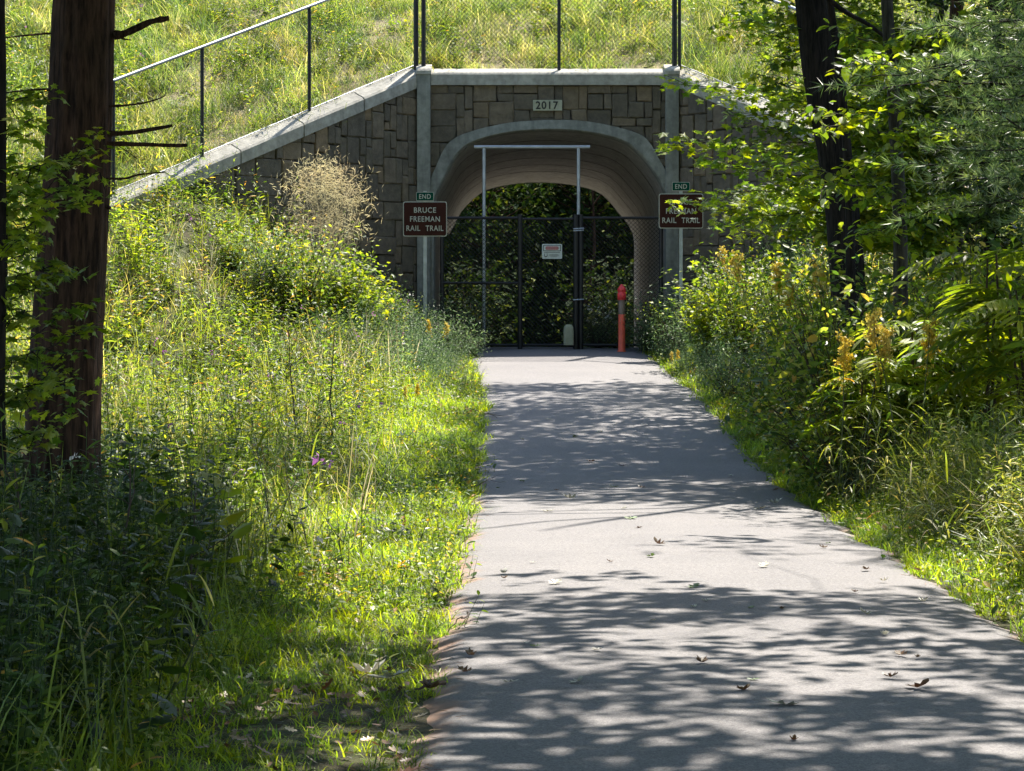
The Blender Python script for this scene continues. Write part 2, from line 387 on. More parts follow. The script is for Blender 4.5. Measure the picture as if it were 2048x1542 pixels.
# ------------------------------------------------------------------ ground, path, embankment
def grid(xs, ys, zf, name, mat, af=None, flip=False):
    X, Y = np.meshgrid(xs, ys); Z = zf(X, Y)
    V = np.stack([X, Y, Z], -1).reshape(-1, 3); nx, ny = len(xs), len(ys)
    i = (np.arange(ny-1)[:, None]*nx+np.arange(nx-1)[None]).ravel()
    Q = np.stack([i, i+1, i+nx+1, i+nx], -1)
    mb = MB().add(V, Q, .5 if af is None else af(X, Y).ravel())
    return mb.build(name, mat, smooth=True)
xs = np.concatenate([[-600, -300, -150, -80, -50, -35, -25, -18], np.arange(-14, 15.01, .2), [18, 25, 35, 50, 80, 150, 300, 600]])
ys = np.concatenate([[-200, -80, -30, -10, -4, 0, 3], np.arange(5, 64, .25), [66, 70, 76, 84, 95, 110, 140, 200, 350, 900]])
def gz(X, Y):
    z = ground_z(X, Y); return z
tag(grid(xs, ys, gz, 'ground', M['soil']), kind='structure')
# path strip with slightly ragged edges
ys = np.arange(-6, 75, .12); ks = np.linspace(-1, 1, 25)
K, Yg = np.meshgrid(ks, ys)
hw = 1.5+.03*np.sin(Yg*2.1)+.025*np.sin(Yg*5.3+K*2)+.02*np.sin(Yg*11.7+K)
Xg = path_xc(Yg)+K*hw; Zg = path_z(Yg)+.012*(1-K**2)-.03*(np.abs(K) > .999)+.004*np.sin(Yg*1.3+K*3)
V = np.stack([Xg, Yg, Zg], -1).reshape(-1, 3); nx = len(ks)
i = (np.arange(len(ys)-1)[:, None]*nx+np.arange(nx-1)[None]).ravel()
A = np.where(K < 0, sstep(.80, 1.04, -K), sstep(.86, 1.06, K)*.9).ravel()*sstep(32, 20, -(-Yg.ravel())*1.0) if False else (np.where(K < 0, sstep(.80, 1.04, -K), sstep(.86, 1.06, K)*.9)*(1-.7*sstep(22, 36, Yg))).ravel()
tag(MB().add(V, np.stack([i, i+1, i+nx+1, i+nx], -1), A).build('path', M['path'], smooth=True), kind='structure')
# embankment fill behind the walls
tx = np.concatenate([[XL], np.arange(-6, 7.3, .2), [XR]]); tt = np.linspace(0, 1, 60)
TX, TT = np.meshgrid(tx, tt); TY = wing_y(TX)+.12+TT*(56.6-wing_y(TX)-.12)
V = np.stack([TX, TY, emb_z(TX, TY)+.02], -1).reshape(-1, 3); nx = len(tx)
i = (np.arange(len(tt)-1)[:, None]*nx+np.arange(nx-1)[None]).ravel()
tag(MB().add(V, np.stack([i, i+1, i+nx+1, i+nx], -1)).build('embankment', M['thatch'], smooth=True), kind='structure')

# ------------------------------------------------------------------ tunnel portal
def catmull(pts, k=4):
    pts = np.array(pts, float); out = []
    for i in range(len(pts)-1):
        p0, p1, p2, p3 = pts[max(i-1, 0)], pts[i], pts[i+1], pts[min(i+2, len(pts)-1)]
        for t in np.arange(k)/k:
            out.append(.5*((2*p1)+(-p0+p2)*t+(2*p0-5*p1+4*p2-p3)*t*t+(-p0+3*p1-3*p2+p3)*t**3))
    out.append(pts[-1]); return np.array(out)
inner_px = [(869, 715), (869, 430), (874, 388), (893, 350), (912, 315), (936, 291), (974, 276), (1029, 265), (1091, 261), (1150, 263), (1208, 272), (1252, 287), (1282, 313), (1305, 342), (1325, 377), (1333, 430), (1333, 715)]
outer_px = [(860, 715), (860, 430), (860, 368), (873, 332), (889, 298), (911, 276), (955, 260), (1020, 246), (1093, 241), (1158, 242), (1220, 252), (1278, 269), (1300, 288), (1317, 318), (1333, 352), (1343, 430), (1343, 715)]
far_px = [(885, 770), (885, 490), (897, 470), (908, 451), (920, 427), (936, 408), (959, 388), (982, 377), (1033, 367), (1076, 365), (1111, 366), (1150, 371), (1192, 382), (1216, 400), (1235, 424), (1250, 441), (1262, 459), (1268, 482), (1268, 548), (1268, 770)]
def resample(p, n=65):
    d = np.concatenate([[0], np.cumsum(np.linalg.norm(np.diff(p, axis=0), axis=1))]); t = np.linspace(0, d[-1], n)
    return np.stack([np.interp(t, d, p[:, k]) for k in range(p.shape[1])], 1)
inn = catmull(inner_px); outr = catmull(outer_px)
I3 = np.array([P(x, y, YH) for x, y in inn]); O3 = np.array([P(x, y, YH) for x, y in outr])
F3 = np.array([P(x, y, 56.5) for x, y in catmull(far_px)])
portal = thing('tunnel_portal', 'stone and concrete arched underpass portal at the end of the path', 'underpass', (.6, YH, 1.1))
# arch ring: front face sits proud of the stone, with a chamfered outer edge and reveal
n = len(I3); off = lambda A_, dy: A_+np.array([0, dy, 0])
ctr = np.array([.63, YH, 2.4])
Ibev = I3+(O3-I3)*.12
rows = [off(O3, .1), off(O3, -.115), off(Ibev, -.125), off(I3, -.09), off(I3, .35)]
V = np.concatenate(rows); Q = []
for r in range(4):
    for j in range(n-1): Q.append((r*n+j, r*n+j+1, (r+1)*n+j+1, (r+1)*n+j))
MB().add(V, Q).build_at('arch_ring', M['concrete'], portal)
# lining segments with joints
A0 = resample(off(I3, .35)); B0 = resample(F3)
cuts = [0, .14, .3, .46, .6, .74, 1.0]
for a, b in zip(cuts[:-1], cuts[1:]):
    mb = MB(); k = 4; ts = np.linspace(a+(.001 if a else 0), b-.001, k)
    V = np.concatenate([A0*(1-t)+B0*t for t in ts]); m = len(A0)
    Q = [(r*m+j, r*m+j+1, (r+1)*m+j+1, (r+1)*m+j) for r in range(k-1) for j in range(m-1)]
    # outer skin, thickness .15 away from the centre line
    def outw(Pn):
        c = Pn.mean(0); d = Pn-c; d[:, 1] = 0; d /= np.linalg.norm(d, axis=1)[:, None]+1e-9; return Pn+d*.15
    o0, o1 = outw(A0*(1-ts[0])+B0*ts[0]), outw(A0*(1-ts[-1])+B0*ts[-1])
    base = len(V); V = np.concatenate([V, o0, o1])
    Q += [(j, base+j, base+j+1, j+1) for j in range(m-1)]
    Q += [((k-1)*m+j+1, base+m+j+1, base+m+j, (k-1)*m+j) for j in range(m-1)]
    Q += [(base+j, base+m+j, base+m+j+1, base+j+1) for j in range(m-1)]
    mb.add(V, Q, random.random()).build_at('lining_segment', M['lining'], portal)
jm = MB()
for c in cuts[1:-1]:
    Pa = A0*(1-c+.0025)+B0*(c-.0025); Pb = A0*(1-c-.0025)+B0*(c+.0025)
    cc = (Pa+Pb)/2; m_ = cc.mean(0)
    def o_(X_):
        d = X_-m_; d[:, 1] = 0; d /= np.linalg.norm(d, axis=1)[:, None]; return X_-d*.006
    V = np.concatenate([o_(Pa.copy()), o_(Pb.copy())]); m = len(Pa)
    jm.add(V, [(j, j+1, m+j+1, m+j) for j in range(m-1)])
jm.build_at('joint_filler', M['joint'], portal)
# wall core with the arch hole (front and back)
def arch_wall(name, prof, x0, x1, ztop, y, mat, thick):
    m = len(prof); top = []
    for k, p in enumerate(prof):
        f = k/(m-1)
        if p[2] < 3.2: top.append((x0 if f < .5 else x1, p[2]))
        else:
            top.append((np.interp(p[0], [prof[:, 0].min(), prof[:, 0].max()], [x0, x1]), ztop))
    V = [(p[0], y, p[2]) for p in prof]+[(a, y, b) for a, b in top]
    V += [(p[0], y+thick, p[2]) for p in prof]+[(a, y+thick, b) for a, b in top]
    Q = []
    for j in range(m-1):
        Q += [(j, m+j, m+j+1, j+1), (2*m+j+1, 3*m+j+1, 3*m+j, 2*m+j), (m+j, 3*m+j, 3*m+j+1, m+j+1)]
    return MB().add(V, Q).build_at(name, mat, portal)
Omid = (I3*.1+O3*.9)
arch_wall('wall_core', Omid, XPL, XPR, 5.75, YH+.0, M['mortar'], .34)
Fo = F3.copy(); arch_wall('back_wall', Fo, XPL-2.5, XPR+2.5, 6.0, 56.45, M['concrete'], .3)

# stone facing -----------------------------------------------------------------
def clip(poly, p, nrm):                            # keep the side where (q-p).nrm <= 0
    out = []
    for i in range(len(poly)):
        a, b = poly[i], poly[(i+1) % len(poly)]
        da = (a[0]-p[0])*nrm[0]+(a[1]-p[1])*nrm[1]; db = (b[0]-p[0])*nrm[0]+(b[1]-p[1])*nrm[1]
        if da <= 0: out.append(a)
        if da*db < 0: t = da/(da-db); out.append((a[0]+(b[0]-a[0])*t, a[1]+(b[1]-a[1])*t))
    return out
def ashlar(w, h, cell=.135, rs=3):
    rnd = random.Random(rs); nx, nz = int(w/cell)+2, int(h/cell)+2
    used = [[False]*nz for _ in range(nx)]; out = []
    for j in range(nz):
        for i in range(nx):
            if used[i][j]: continue
            shapes = [(3, 2), (2, 3), (4, 2), (2, 2), (3, 1), (1, 2), (2, 1), (3, 3), (1, 3), (1, 1)]
            ws = [10, 8, 6, 9, 4, 4, 3, 4, 3, .6]
            opts = []
            for s_, w_ in zip(shapes, ws):
                if i+s_[0] <= nx and j+s_[1] <= nz and all(not used[i+a][j+b] for a in range(s_[0]) for b in range(s_[1])): opts.append((s_, w_))
            if not opts: opts = [((1, 1), 1)]
            s_ = rnd.choices([o[0] for o in opts], [o[1] for o in opts])[0]
            for a in range(s_[0]):
                for b in range(s_[1]): used[i+a][j+b] = True
            out.append((i*cell, j*cell, (i+s_[0])*cell, (j+s_[1])*cell))
    return out
def facing(mb, blocks, o, ex, nrm, clips, arch=None, hole=None):
    """o origin, ex unit vector along the wall, nrm outward normal"""
    rnd = random.Random(5)
    for (a0, b0, a1, b1) in blocks:
        poly = [(a0, b0), (a1, b0), (a1, b1), (a0, b1)]
        cx, cz = (a0+a1)/2, (b0+b1)/2
        if arch is not None:
            d = np.hypot(arch[:, 0]-cx, arch[:, 1]-cz); k = int(np.argmin(d))
            t = arch[min(k+1, len(arch)-1)]-arch[max(k-1, 0)]; nn = np.array([t[1], -t[0]]); nn /= np.linalg.norm(nn)
            if np.dot(nn, arch[len(arch)//2]*0+np.array([arch[:, 0].mean(), 1.5])-arch[k]) < 0: nn = -nn
            poly = clip(poly, arch[k], nn)          # nn points into the opening
        for p, q in clips:
            if len(poly) > 2: poly = clip(poly, p, q)
        if hole and a0 < hole[2] and a1 > hole[0] and b0 < hole[3] and b1 > hole[1]:
            if hole[0] < cx < hole[2] and hole[1] < cz < hole[3]: continue
        if len(poly) < 3: continue
        q = np.array(poly); c = q.mean(0)
        area = .5*abs(np.dot(q[:, 0], np.roll(q[:, 1], 1))-np.dot(q[:, 1], np.roll(q[:, 0], 1)))
        if area < .002: continue
        def ins(g):
            d = q-c; L = np.linalg.norm(d, axis=1)[:, None]; return c+d*np.maximum(.3, (L-g)/L)
        dep = .045+rnd.random()*.03
        r0, r1 = ins(.008), ins(.03); r0 = r0+np.array([[rnd.uniform(-.013, .013) for _ in range(2)] for _ in r0])
        m = len(q); V = []
        for pp, dd in ((r0, -.01), (r0, dep*.7), (r1, dep)):
            for s_, z_ in pp: V.append(np.array(o)+np.array(ex)*s_+np.array([0, 0, z_])+np.array(nrm)*(dd+rnd.uniform(0, .014)*(dd > 0)))
        Q = [(r*m+j, r*m+(j+1) % m, (r+1)*m+(j+1) % m, (r+1)*m+j) for r in (0, 1) for j in range(m)]
        mb.add(V, Q, 0.5); mb.A[-1][:] = v = rnd.random(); mb.add(np.array(V[2*m:]), [tuple(range(m))], v)
ox, oz = XPL, 1.0
archm = np.stack([Omid[:, 0]-ox, Omid[:, 2]-oz], 1)
pl0, pl1 = P(1066, 222, YH), P(1124, 201, YH)
mb = MB(); facing(mb, ashlar(XPR-XPL, 4.7, .14, 12), (ox, YH, oz), (1, 0, 0), (0, -1, 0), [((0, 4.65), (0, 1))], archm)
mb.build_at('stone_facing', M['stone'], portal)
def obox(mb, p0, p1, w, z0, z1, a=.5):
    """horizontal-run prism from p0 to p1 (xy), half thickness w, heights per end (z0a,z0b),(z1a,z1b)"""
    p0 = np.array(p0, float); p1 = np.array(p1, float); d = p1-p0; d /= np.linalg.norm(d); nn = np.array([-d[1], d[0]])
    V = []
    for p, za, zb in ((p0, z0[0], z1[0]), (p1, z0[1], z1[1])):
        for s_ in w:
            V += [(*(p+nn*s_), za), (*(p+nn*s_), zb)]
    return mb.add(V, [(0, 1, 3, 2), (4, 6, 7, 5), (0, 4, 5, 1), (2, 3, 7, 6), (0, 2, 6, 4), (1, 5, 7, 3)], a)
for xc in (XPL, XPR):
    mb = MB(); w, d = .115, .3
    for z0_, z1_ in ((.8, 5.84),):
        mb.box((xc, YH-.02, (z0_+z1_)/2), (2*w, d, z1_-z0_))
    o = mb.build_at('pilaster', M['concrete'], portal)
    bv = o.modifiers.new('b', 'BEVEL'); bv.width = .015; bv.segments = 2
# coping beam across the headwall: a front face 0.24 high, a light top with a wash towards the front
mb = MB(); x0, x1 = XPL+.118, XPR-.118
prof = [(-.13, 5.62), (-.13, 5.80), (-.10, 5.835), (.22, 5.93), (.30, 5.93), (.30, 5.62)]
V = [(x, YH+a, b) for x in (x0, x1) for a, b in prof]; m = 6
mb.add(V, [(j, (j+1) % m, m+(j+1) % m, m+j) for j in range(m)]+[tuple(range(m))[::-1], tuple(range(m, 2*m))])
mb.build_at('coping', M['coping'], portal)
for xc in (XPL, XPR):                              # pilaster caps
    mb = MB(); 
    V = [(xc+sx*.13, YH+a, b) for sx in (-1, 1) for a, b in [(-.19, 5.8), (-.19, 5.86), (-.15, 5.9), (.2, 6.0), (.3, 6.0), (.3, 5.8)]]
    mb.add(V, [(j, (j+1) % m, m+(j+1) % m, m+j) for j in range(m)]+[tuple(range(m))[::-1], tuple(range(m, 2*m))])
    mb.build_at('pilaster_cap', M['coping'], portal)
# text helper
def text_mesh(txt, h, mat, parent, name, center, width=None, off=.006, sx=1.0):
    cu = bpy.data.curves.new('t', 'FONT'); cu.body = txt; cu.size = 1; cu.extrude = .02; cu.offset = off; cu.align_x = 'CENTER'; cu.align_y = 'CENTER'
    cu.space_character = 1.12
    t = bpy.data.objects.new('t', cu); COL.objects.link(t); bpy.context.view_layer.update()
    me = bpy.data.meshes.new_from_object(t.evaluated_get(bpy.context.evaluated_depsgraph_get()))
    bpy.data.objects.remove(t); bpy.data.curves.remove(cu)
    co = np.empty(len(me.vertices)*3, np.float32); me.vertices.foreach_get('co', co); co = co.reshape(-1, 3)
    hh = co[:, 1].max()-co[:, 1].min(); ww = co[:, 0].max()-co[:, 0].min()
    s_ = h/hh; s2 = s_*sx if width is None else width/ww
    co[:, 0] -= (co[:, 0].max()+co[:, 0].min())/2; co[:, 1] -= (co[:, 1].max()+co[:, 1].min())/2
    W = np.stack([co[:, 0]*s2, -co[:, 2]*.15, co[:, 1]*s_], 1)+np.array(center)-np.array(parent.location)
    me.vertices.foreach_set('co', W.astype(np.float32).ravel()); me.materials.clear(); me.materials.append(mat); me.update()
    o = bpy.data.objects.new(name, me); COL.objects.link(o); o.parent = parent; return o
pc = (pl0+pl1)/2; mb = MB(); mb.box((pc[0], YH-.05, pc[2]), (pl1[0]-pl0[0], .12, pl1[2]-pl0[2]))
plq = mb.build_at('date_plaque', M['plaque'], portal)
t = text_mesh('2017', .135, M['numeral'], portal, 'numerals', (pc[0]-.01, YH-.113, pc[2]), .385, .018)
t.parent = plq                                      # the plaque sits at its thing's origin, so the same offset holds

# wing walls --------------------------------------------------------------------
def wing(side, label):
    if side < 0: a, b = np.array([XPL-.115, wing_y(XPL)]), np.array([XL, YL])
    else: a, b = np.array([XPR+.115, wing_y(XPR)]), np.array([XR, YL])
    za, zb = 5.84, 3.36
    if side < 0: zb = 3.36
    L = np.linalg.norm(b-a); ex = (b-a)/L; nrm = np.array([ex[1], -ex[0]])
    if nrm[1] > 0: nrm = -nrm
    w = thing('wing_wall', label, 'wall', (a[0], a[1], 1.1), 'flared wing walls of the underpass')
    slope = (zb-za)/L
    # core
    mb = MB(); V = []
    for p, z in ((a, za), (b, zb)):
        for dd in (0, -.34): V += [(*(p+nrm*dd), .6), (*(p+nrm*dd), z-.12)]
    mb.add(V, [(0, 1, 3, 2), (4, 6, 7, 5), (0, 4, 5, 1), (2, 3, 7, 6), (1, 5, 7, 3)]); mb.build_at('wall_core', M['mortar'], w)
    mb = MB(); sl_ = np.array([-slope, 1.]); sl_ /= np.linalg.norm(sl_)
    facing(mb, ashlar(L, 5, .15, 20+side), (a[0], a[1], .9), (ex[0], ex[1], 0), (nrm[0], nrm[1], 0), [((0, za-.9-.16), sl_), ((L, 0), (1, 0)), ((.02, 0), (-1, 0))])
    mb.build_at('stone_facing', M['stone'], w)
    prof = [(.10, -.235), (.10, -.045), (.07, -.01), (-.10, .07), (-.12, .085), (-.34, .085), (-.34, -.235)]
    nseg = 5
    for k in range(nseg):                            # cast in lengths with open joints
        mb = MB(); V = []; m = len(prof)
        for t in (k/nseg+(.002 if k else 0), (k+1)/nseg-.002):
            p = a+(b-a)*t*1.02; z = za+(zb-za)*t*1.02
            V += [(*(p+nrm*q), z+h-.0) for q, h in prof]
        mb.add(V, [(j, m+j, m+(j+1) % m, (j+1) % m) for j in range(m)]+[tuple(range(m)), tuple(range(m, 2*m))[::-1]])
        mb.build_at('coping', M['coping'], w)
    return a, b, za, zb, nrm
WL = wing(-1, 'sloping stone wing wall left of the arch under the bare handrail')
WR = wing(1, 'sloping stone wing wall right of the arch half hidden by maple leaves')

# fences --------------------------------------------------------------------------
def chainlink(mb, p00, p10, p01, p11, pitch=.055, r=.0022):
    p00, p10, p01, p11 = [np.array(p, float) for p in (p00, p10, p01, p11)]
    W = np.linalg.norm(p10-p00); H = np.linalg.norm(p01-p00)
    def at(s_, t_): 
        u, v = s_/W, t_/H; return (p00*(1-u)+p10*u)*(1-v)+(p01*(1-u)+p11*u)*v
    nrm = np.cross(p10-p00, p01-p00); nrm /= np.linalg.norm(nrm)
    d = pitch*1.414
    Vs, n_ = [], 0
    for sgn in (1, -1):
        for k in np.arange(-H, W+H, d):
            s0, t0 = (k, 0); s1, t1 = (k+sgn*H, H)
            # clip in s
            ta, tb = 0., 1.; ds = s1-s0
            lo, hi = sorted(((0-s0)/ds, (W-s0)/ds)); ta, tb = max(ta, lo), min(tb, hi)
            if tb <= ta: continue
            A_, B_ = at(s0+ds*ta, H*ta), at(s0+ds*tb, H*tb)
            dirv = (B_-A_)/np.linalg.norm(B_-A_); side = np.cross(dirv, nrm)
            tri_ = [side*r, -side*.5*r+nrm*r*.87, -side*.5*r-nrm*r*.87]
            Vs += [A_+q for q in tri_]+[B_+q for q in tri_]; n_ += 1
    base = np.arange(n_)[:, None, None]*6
    Fc = np.array([[0, 1, 4, 3], [1, 2, 5, 4], [2, 0, 3, 5]])[None]+base
    mb.add(np.array(Vs), Fc.reshape(-1, 4))
def pole(parent, name, p0, p1, r, mat, n=10):
    mb = MB(); tube(mb, [p0, p1], [r, r], n); return mb.build_at(name, mat, parent, True)
def wing_fence(W, side, label):
    a, b, za, zb, nrm = W
    f = thing('wing_fence', label, 'fence', (a[0], a[1], za), 'fences on the sloping wing walls')
    H = 1.75; ins = -.15
    def pt(t, h): 
        p = a+(b-a)*t+nrm*ins; return np.array([p[0], p[1], za+(zb-za)*t+h+.06])
    # post spots from the photograph (left wing at pixels 613, 388, 228)
    ts = [.355, .70, .965]
    for t in ts: pole(f, 'post', pt(t, 0), pt(t, H), .03, M['black'])
    r = MB(); tube(r, [pt(-.02, H), pt(.975, H)], .026, 10); r.build_at('top_rail', M['railtop'], f, True)
    r = MB(); tube(r, [pt(-.02, .05), pt(.975, .05)], .011, 8); r.build_at('bottom_rail', M['railtop'], f, True)
    mb = MB(); chainlink(mb, pt(0, .09), pt(.965, .09), pt(0, H), pt(.965, H), r=.0014); mb.build_at('chain_link_mesh', M['black'], f)
wing_fence(WL, -1, 'black chain link fence climbing the left wing wall')
wing_fence(WR, 1, 'black chain link fence descending the right wing wall behind leaves')
hf = thing('headwall_fence', 'tall black chain link fence on top of the arch headwall', 'fence', (.6, YH+.1, 5.9))
for px, r in ((832, .045), (847, .04), (1118, .03), (1349, .045), (1359, .03)):
    x = (px-1024)/F*(YH+.1); pole(hf, 'post', (x, YH+.1, 5.86), (x, YH+.1, 7.85), r, M['black'])
xa, xb = (847-1024)/F*(YH+.1), (1349-1024)/F*(YH+.1)
for z in (7.83,):
    r = MB(); tube(r, [(xa, YH+.1, z), (xb, YH+.1, z)], .02, 8); r.build_at('rail', M['black'], hf, True)
mb = MB(); chainlink(mb, (xa, YH+.1, 6.0), (xb, YH+.1, 6.0), (xa, YH+.1, 7.83), (xb, YH+.1, 7.83), r=.003); mb.build_at('chain_link_mesh', M['black'], hf)

# gate -----------------------------------------------------------------------------
YG = 45.3
gp = lambda px, py, y=YG: P(px, py, y)
gate = thing('chain_link_gate', 'black chain link gate and panels closing off the arch', 'gate', (gp(1100, 695)[0], YG, gp(1100, 695)[2]))
zt, zb_ = gp(0, 436)[2], gp(0, 692)[2]
for px, r in ((884, .035), (1040, .042), (1152, .05), (1162, .04), (1322, .035)):
    x = gp(px, 0)[0]; pole(gate, 'post', (x, YG, zb_-.1), (x, YG, zt+.06), r, M['black'])
for (x0_, x1_, y_) in ((884, 1040, 436), (1040, 1152, 438), (1162, 1322, 436), (884, 1040, 566), (884, 1040, 690), (1046, 1150, 690), (1162, 1322, 690)):
    a, b = gp(x0_, y_), gp(x1_, y_); r = MB(); tube(r, [a, b], .024, 8); r.build_at('rail', M['black'], gate, True)
for x0_, x1_ in ((884, 1040), (1044, 1152), (1162, 1322)):
    mb = MB(); chainlink(mb, gp(x0_, 690), gp(x1_, 690), gp(x0_, 436), gp(x1_, 436), pitch=.05, r=.0052 if x0_ == 1044 else .0044)
    mb.build_at('chain_link_mesh', M['black'], gate)
for z_ in (458, 462, 600):
    mb = MB(); c = gp(1157, z_); tube(mb, [c+np.array([-.09, -.06, 0]), c+np.array([.09, -.06, .012])], .012, 6); mb.build_at('latch_band', M['galv'], gate)
cf = thing('clearance_frame', 'pale galvanised goalpost frame standing in the arch behind the gate', 'frame', (gp(1062, 695)[0], 45.75, gp(0, 695)[2]))
c = lambda px, py: P(px, py, 45.75)
for px in (968, 1157): pole(cf, 'upright', c(px, 705), c(px, 296), .03, M['galv'])
r = MB(); tube(r, [c(948, 294), c(1180, 294)], .03, 10); r.build_at('crossbar', M['galv'], cf, True)
# warning sign on the gate
sg = thing('warning_sign', 'small white sign with faded red banner hanging on the gate', 'sign', (gp(1104, 503)[0], YG-.06, gp(0, 503)[2]))
def flat(mb, c, w, h, rad=.03, th=.006, n=5):
    pts = []
    for (sx, sz, a0) in ((1, 1, 0), (-1, 1, 90), (-1, -1, 180), (1, -1, 270)):
        for k in range(n):
            t = R(a0+90*k/(n-1)); pts.append((c[0]+sx*(w/2-rad)+rad*math.cos(t), c[2]+sz*(h/2-rad)+rad*math.sin(t)))
    m = len(pts); V = [(x, c[1]-th/2, z) for x, z in pts]+[(x, c[1]+th/2, z) for x, z in pts]
    mb.add(V, [tuple(range(m))[::-1] if False else tuple(range(m)), tuple(range(m, 2*m))[::-1]]+[(j, m+j, m+(j+1) % m, (j+1) % m) for j in range(m)])
cs = np.array([gp(1104, 503)[0], YG-.06, gp(0, 503)[2]])
mb = MB(); flat(mb, cs, .335, .25, .02); mb.build_at('plate', M['signplate'], sg)
mb = MB(); flat(mb, cs+[0, -.006, .055], .295, .10, .01, .004); mb.build_at('banner_border', M['numeral'], sg)
mb = MB(); flat(mb, cs+[0, -.010, .055], .275, .082, .01, .004); mb.build_at('banner_ground', M['signplate'], sg)
mb = MB(); flat(mb, cs+[0, -.014, .055], .225, .06, .029, .004); mb.build_at('red_oval', M['redsign'], sg)
mb = MB()
for (dx, dz, w_, h_) in ((0, -.017, .27, .007), (.03, -.055, .15, .006), (.03, -.072, .16, .005), (.03, -.09, .12, .005)):
    flat(mb, cs+[dx, -.006, dz], w_, h_, .002, .004)
for k in range(7):
    t = math.pi*k/6; flat(mb, cs+[-.105-.022*math.cos(t), -.006, -.08-.02*math.sin(t)+.01], .012, .014, .004, .004)
flat(mb, cs+[-.127, -.006, -.055], .008, .04, .003, .004); flat(mb, cs+[-.083, -.006, -.055], .008, .04, .003, .004)
mb.build_at('print', M['numeral'], sg)

# trail signs -----------------------------------------------------------------------
def trail_sign(px, y0, y1, Yd, w, epx, ey0, ey1, label, tilt=0):
    c_ = P(px, (y0+y1)/2, Yd); h = (y1-y0)/F*Yd; w = w/F*Yd
    gz_ = float(ground_z(c_[0], Yd))
    s_ = thing('trail_sign', label, 'sign', (c_[0], Yd, gz_), 'brown trail name signs')
    mb = MB(); mb.box((c_[0], Yd+.03, (gz_+c_[2]+.5)/2-.1), (.055, .03, c_[2]+.62-gz_)); mb.build_at('post', M['galv'], s_)
    mb = MB(); flat(mb, c_, w, h, .035); bd = mb.build_at('sign_panel', M['signwhite'], s_); 
    mb = MB(); flat(mb, c_+[0, -.006, 0], w-.028, h-.028, .028, .006); mb.build_at('brown_face', M['signbrown'], s_)
    for txt, dx, dz, ww in (('BRUCE', 0, .145, .36), ('FREEMAN', 0, 0, .485), ('RAIL', -.19, -.15, .225), ('TRAIL', .155, -.15, .29)):
        text_mesh(txt, .088, M['signwhite'], s_, 'lettering', c_+[dx, -.013, dz], ww, .013)
    e = P(epx, (ey0+ey1)/2, Yd); eh = (ey1-ey0)/F*Yd
    mb = MB(); flat(mb, e, .29, eh, .02); mb.build_at('end_plate', M['signwhite'], s_)
    mb = MB(); flat(mb, e+[0, -.006, 0], .272, eh-.018, .015, .006); mb.build_at('green_face', M['signgreen'], s_)
    text_mesh('END', .075, M['signwhite'], s_, 'lettering', e+[0, -.013, 0], .19, .012)
trail_sign(850, 403, 473, 44.0, 88, 850, 384, 402, 'brown BRUCE FREEMAN RAIL TRAIL sign with END plate left of the arch, fully visible')
trail_sign(1362, 387, 457, 43.6, 89, 1362, 364, 382, 'brown RAIL TRAIL sign with END plate right of the arch, partly covered by leaves')
# bollard ------------------------------------------------------------------------------
YB = 44.75; bz = float(path_z(YB)); bx = (1243.5-1024)/F*YB; ppm = F/YB
bo = thing('bollard', 'red and orange plastic bollard with grey band on the path end', 'bollard', (bx, YB, bz))
def lathe(prof, nseg=20):
    mb = MB(); m = len(prof); th = np.arange(nseg)/nseg*2*math.pi
    V = np.array([(bx+r*math.cos(t), YB+r*math.sin(t), bz+z) for r, z in prof for t in th])
    mb.add(V, [(i*nseg+j, i*nseg+(j+1) % nseg, (i+1)*nseg+(j+1) % nseg, (i+1)*nseg+j) for i in range(m-1) for j in range(nseg)]); return mb
lathe([(.075, 0), (.075, .01), (.058, .03), (.056, .62)]).build_at('orange_sleeve', M['orange'], bo, True)
lathe([(.0545, .62), (.0545, .87)]).build_at('reflective_band', M['tape'], bo, True)
lathe([(.05, .86), (.072, .862), (.073, .97), (.066, .975), (.066, 1.0), (.072, 1.005), (.07, 1.04), (.05, 1.075), (.03, 1.09), (.028, 1.11), (.0, 1.12)]).build_at('red_cap', M['red'], bo, True)
# pale stone/concrete block by the gate post
w0 = gp(1137, 665); mb = MB()
bk = thing('marker_block', 'small pale mottled stone marker standing at the foot of the gate post', 'marker stone', (w0[0], YG-.12, gp(0, 690)[2]))
V = []; 
for z_, s_ in ((0, 1.0), (.22, 1.02), (.30, .92), (.345, .55)):
    for t in np.arange(10)/10*2*math.pi:
        V.append((w0[0]+.085*s_*math.copysign(abs(math.cos(t))**.6, math.cos(t)), YG-.12+.06*s_*math.copysign(abs(math.sin(t))**.6, math.sin(t)), gp(0, 690)[2]+z_))
mb.add(V, [(i*10+j, i*10+(j+1) % 10, (i+1)*10+(j+1) % 10, (i+1)*10+j) for i in range(3) for j in range(10)]+[tuple(range(30, 40))])
mb.build_at('stone_body', M['plaque'], bk)

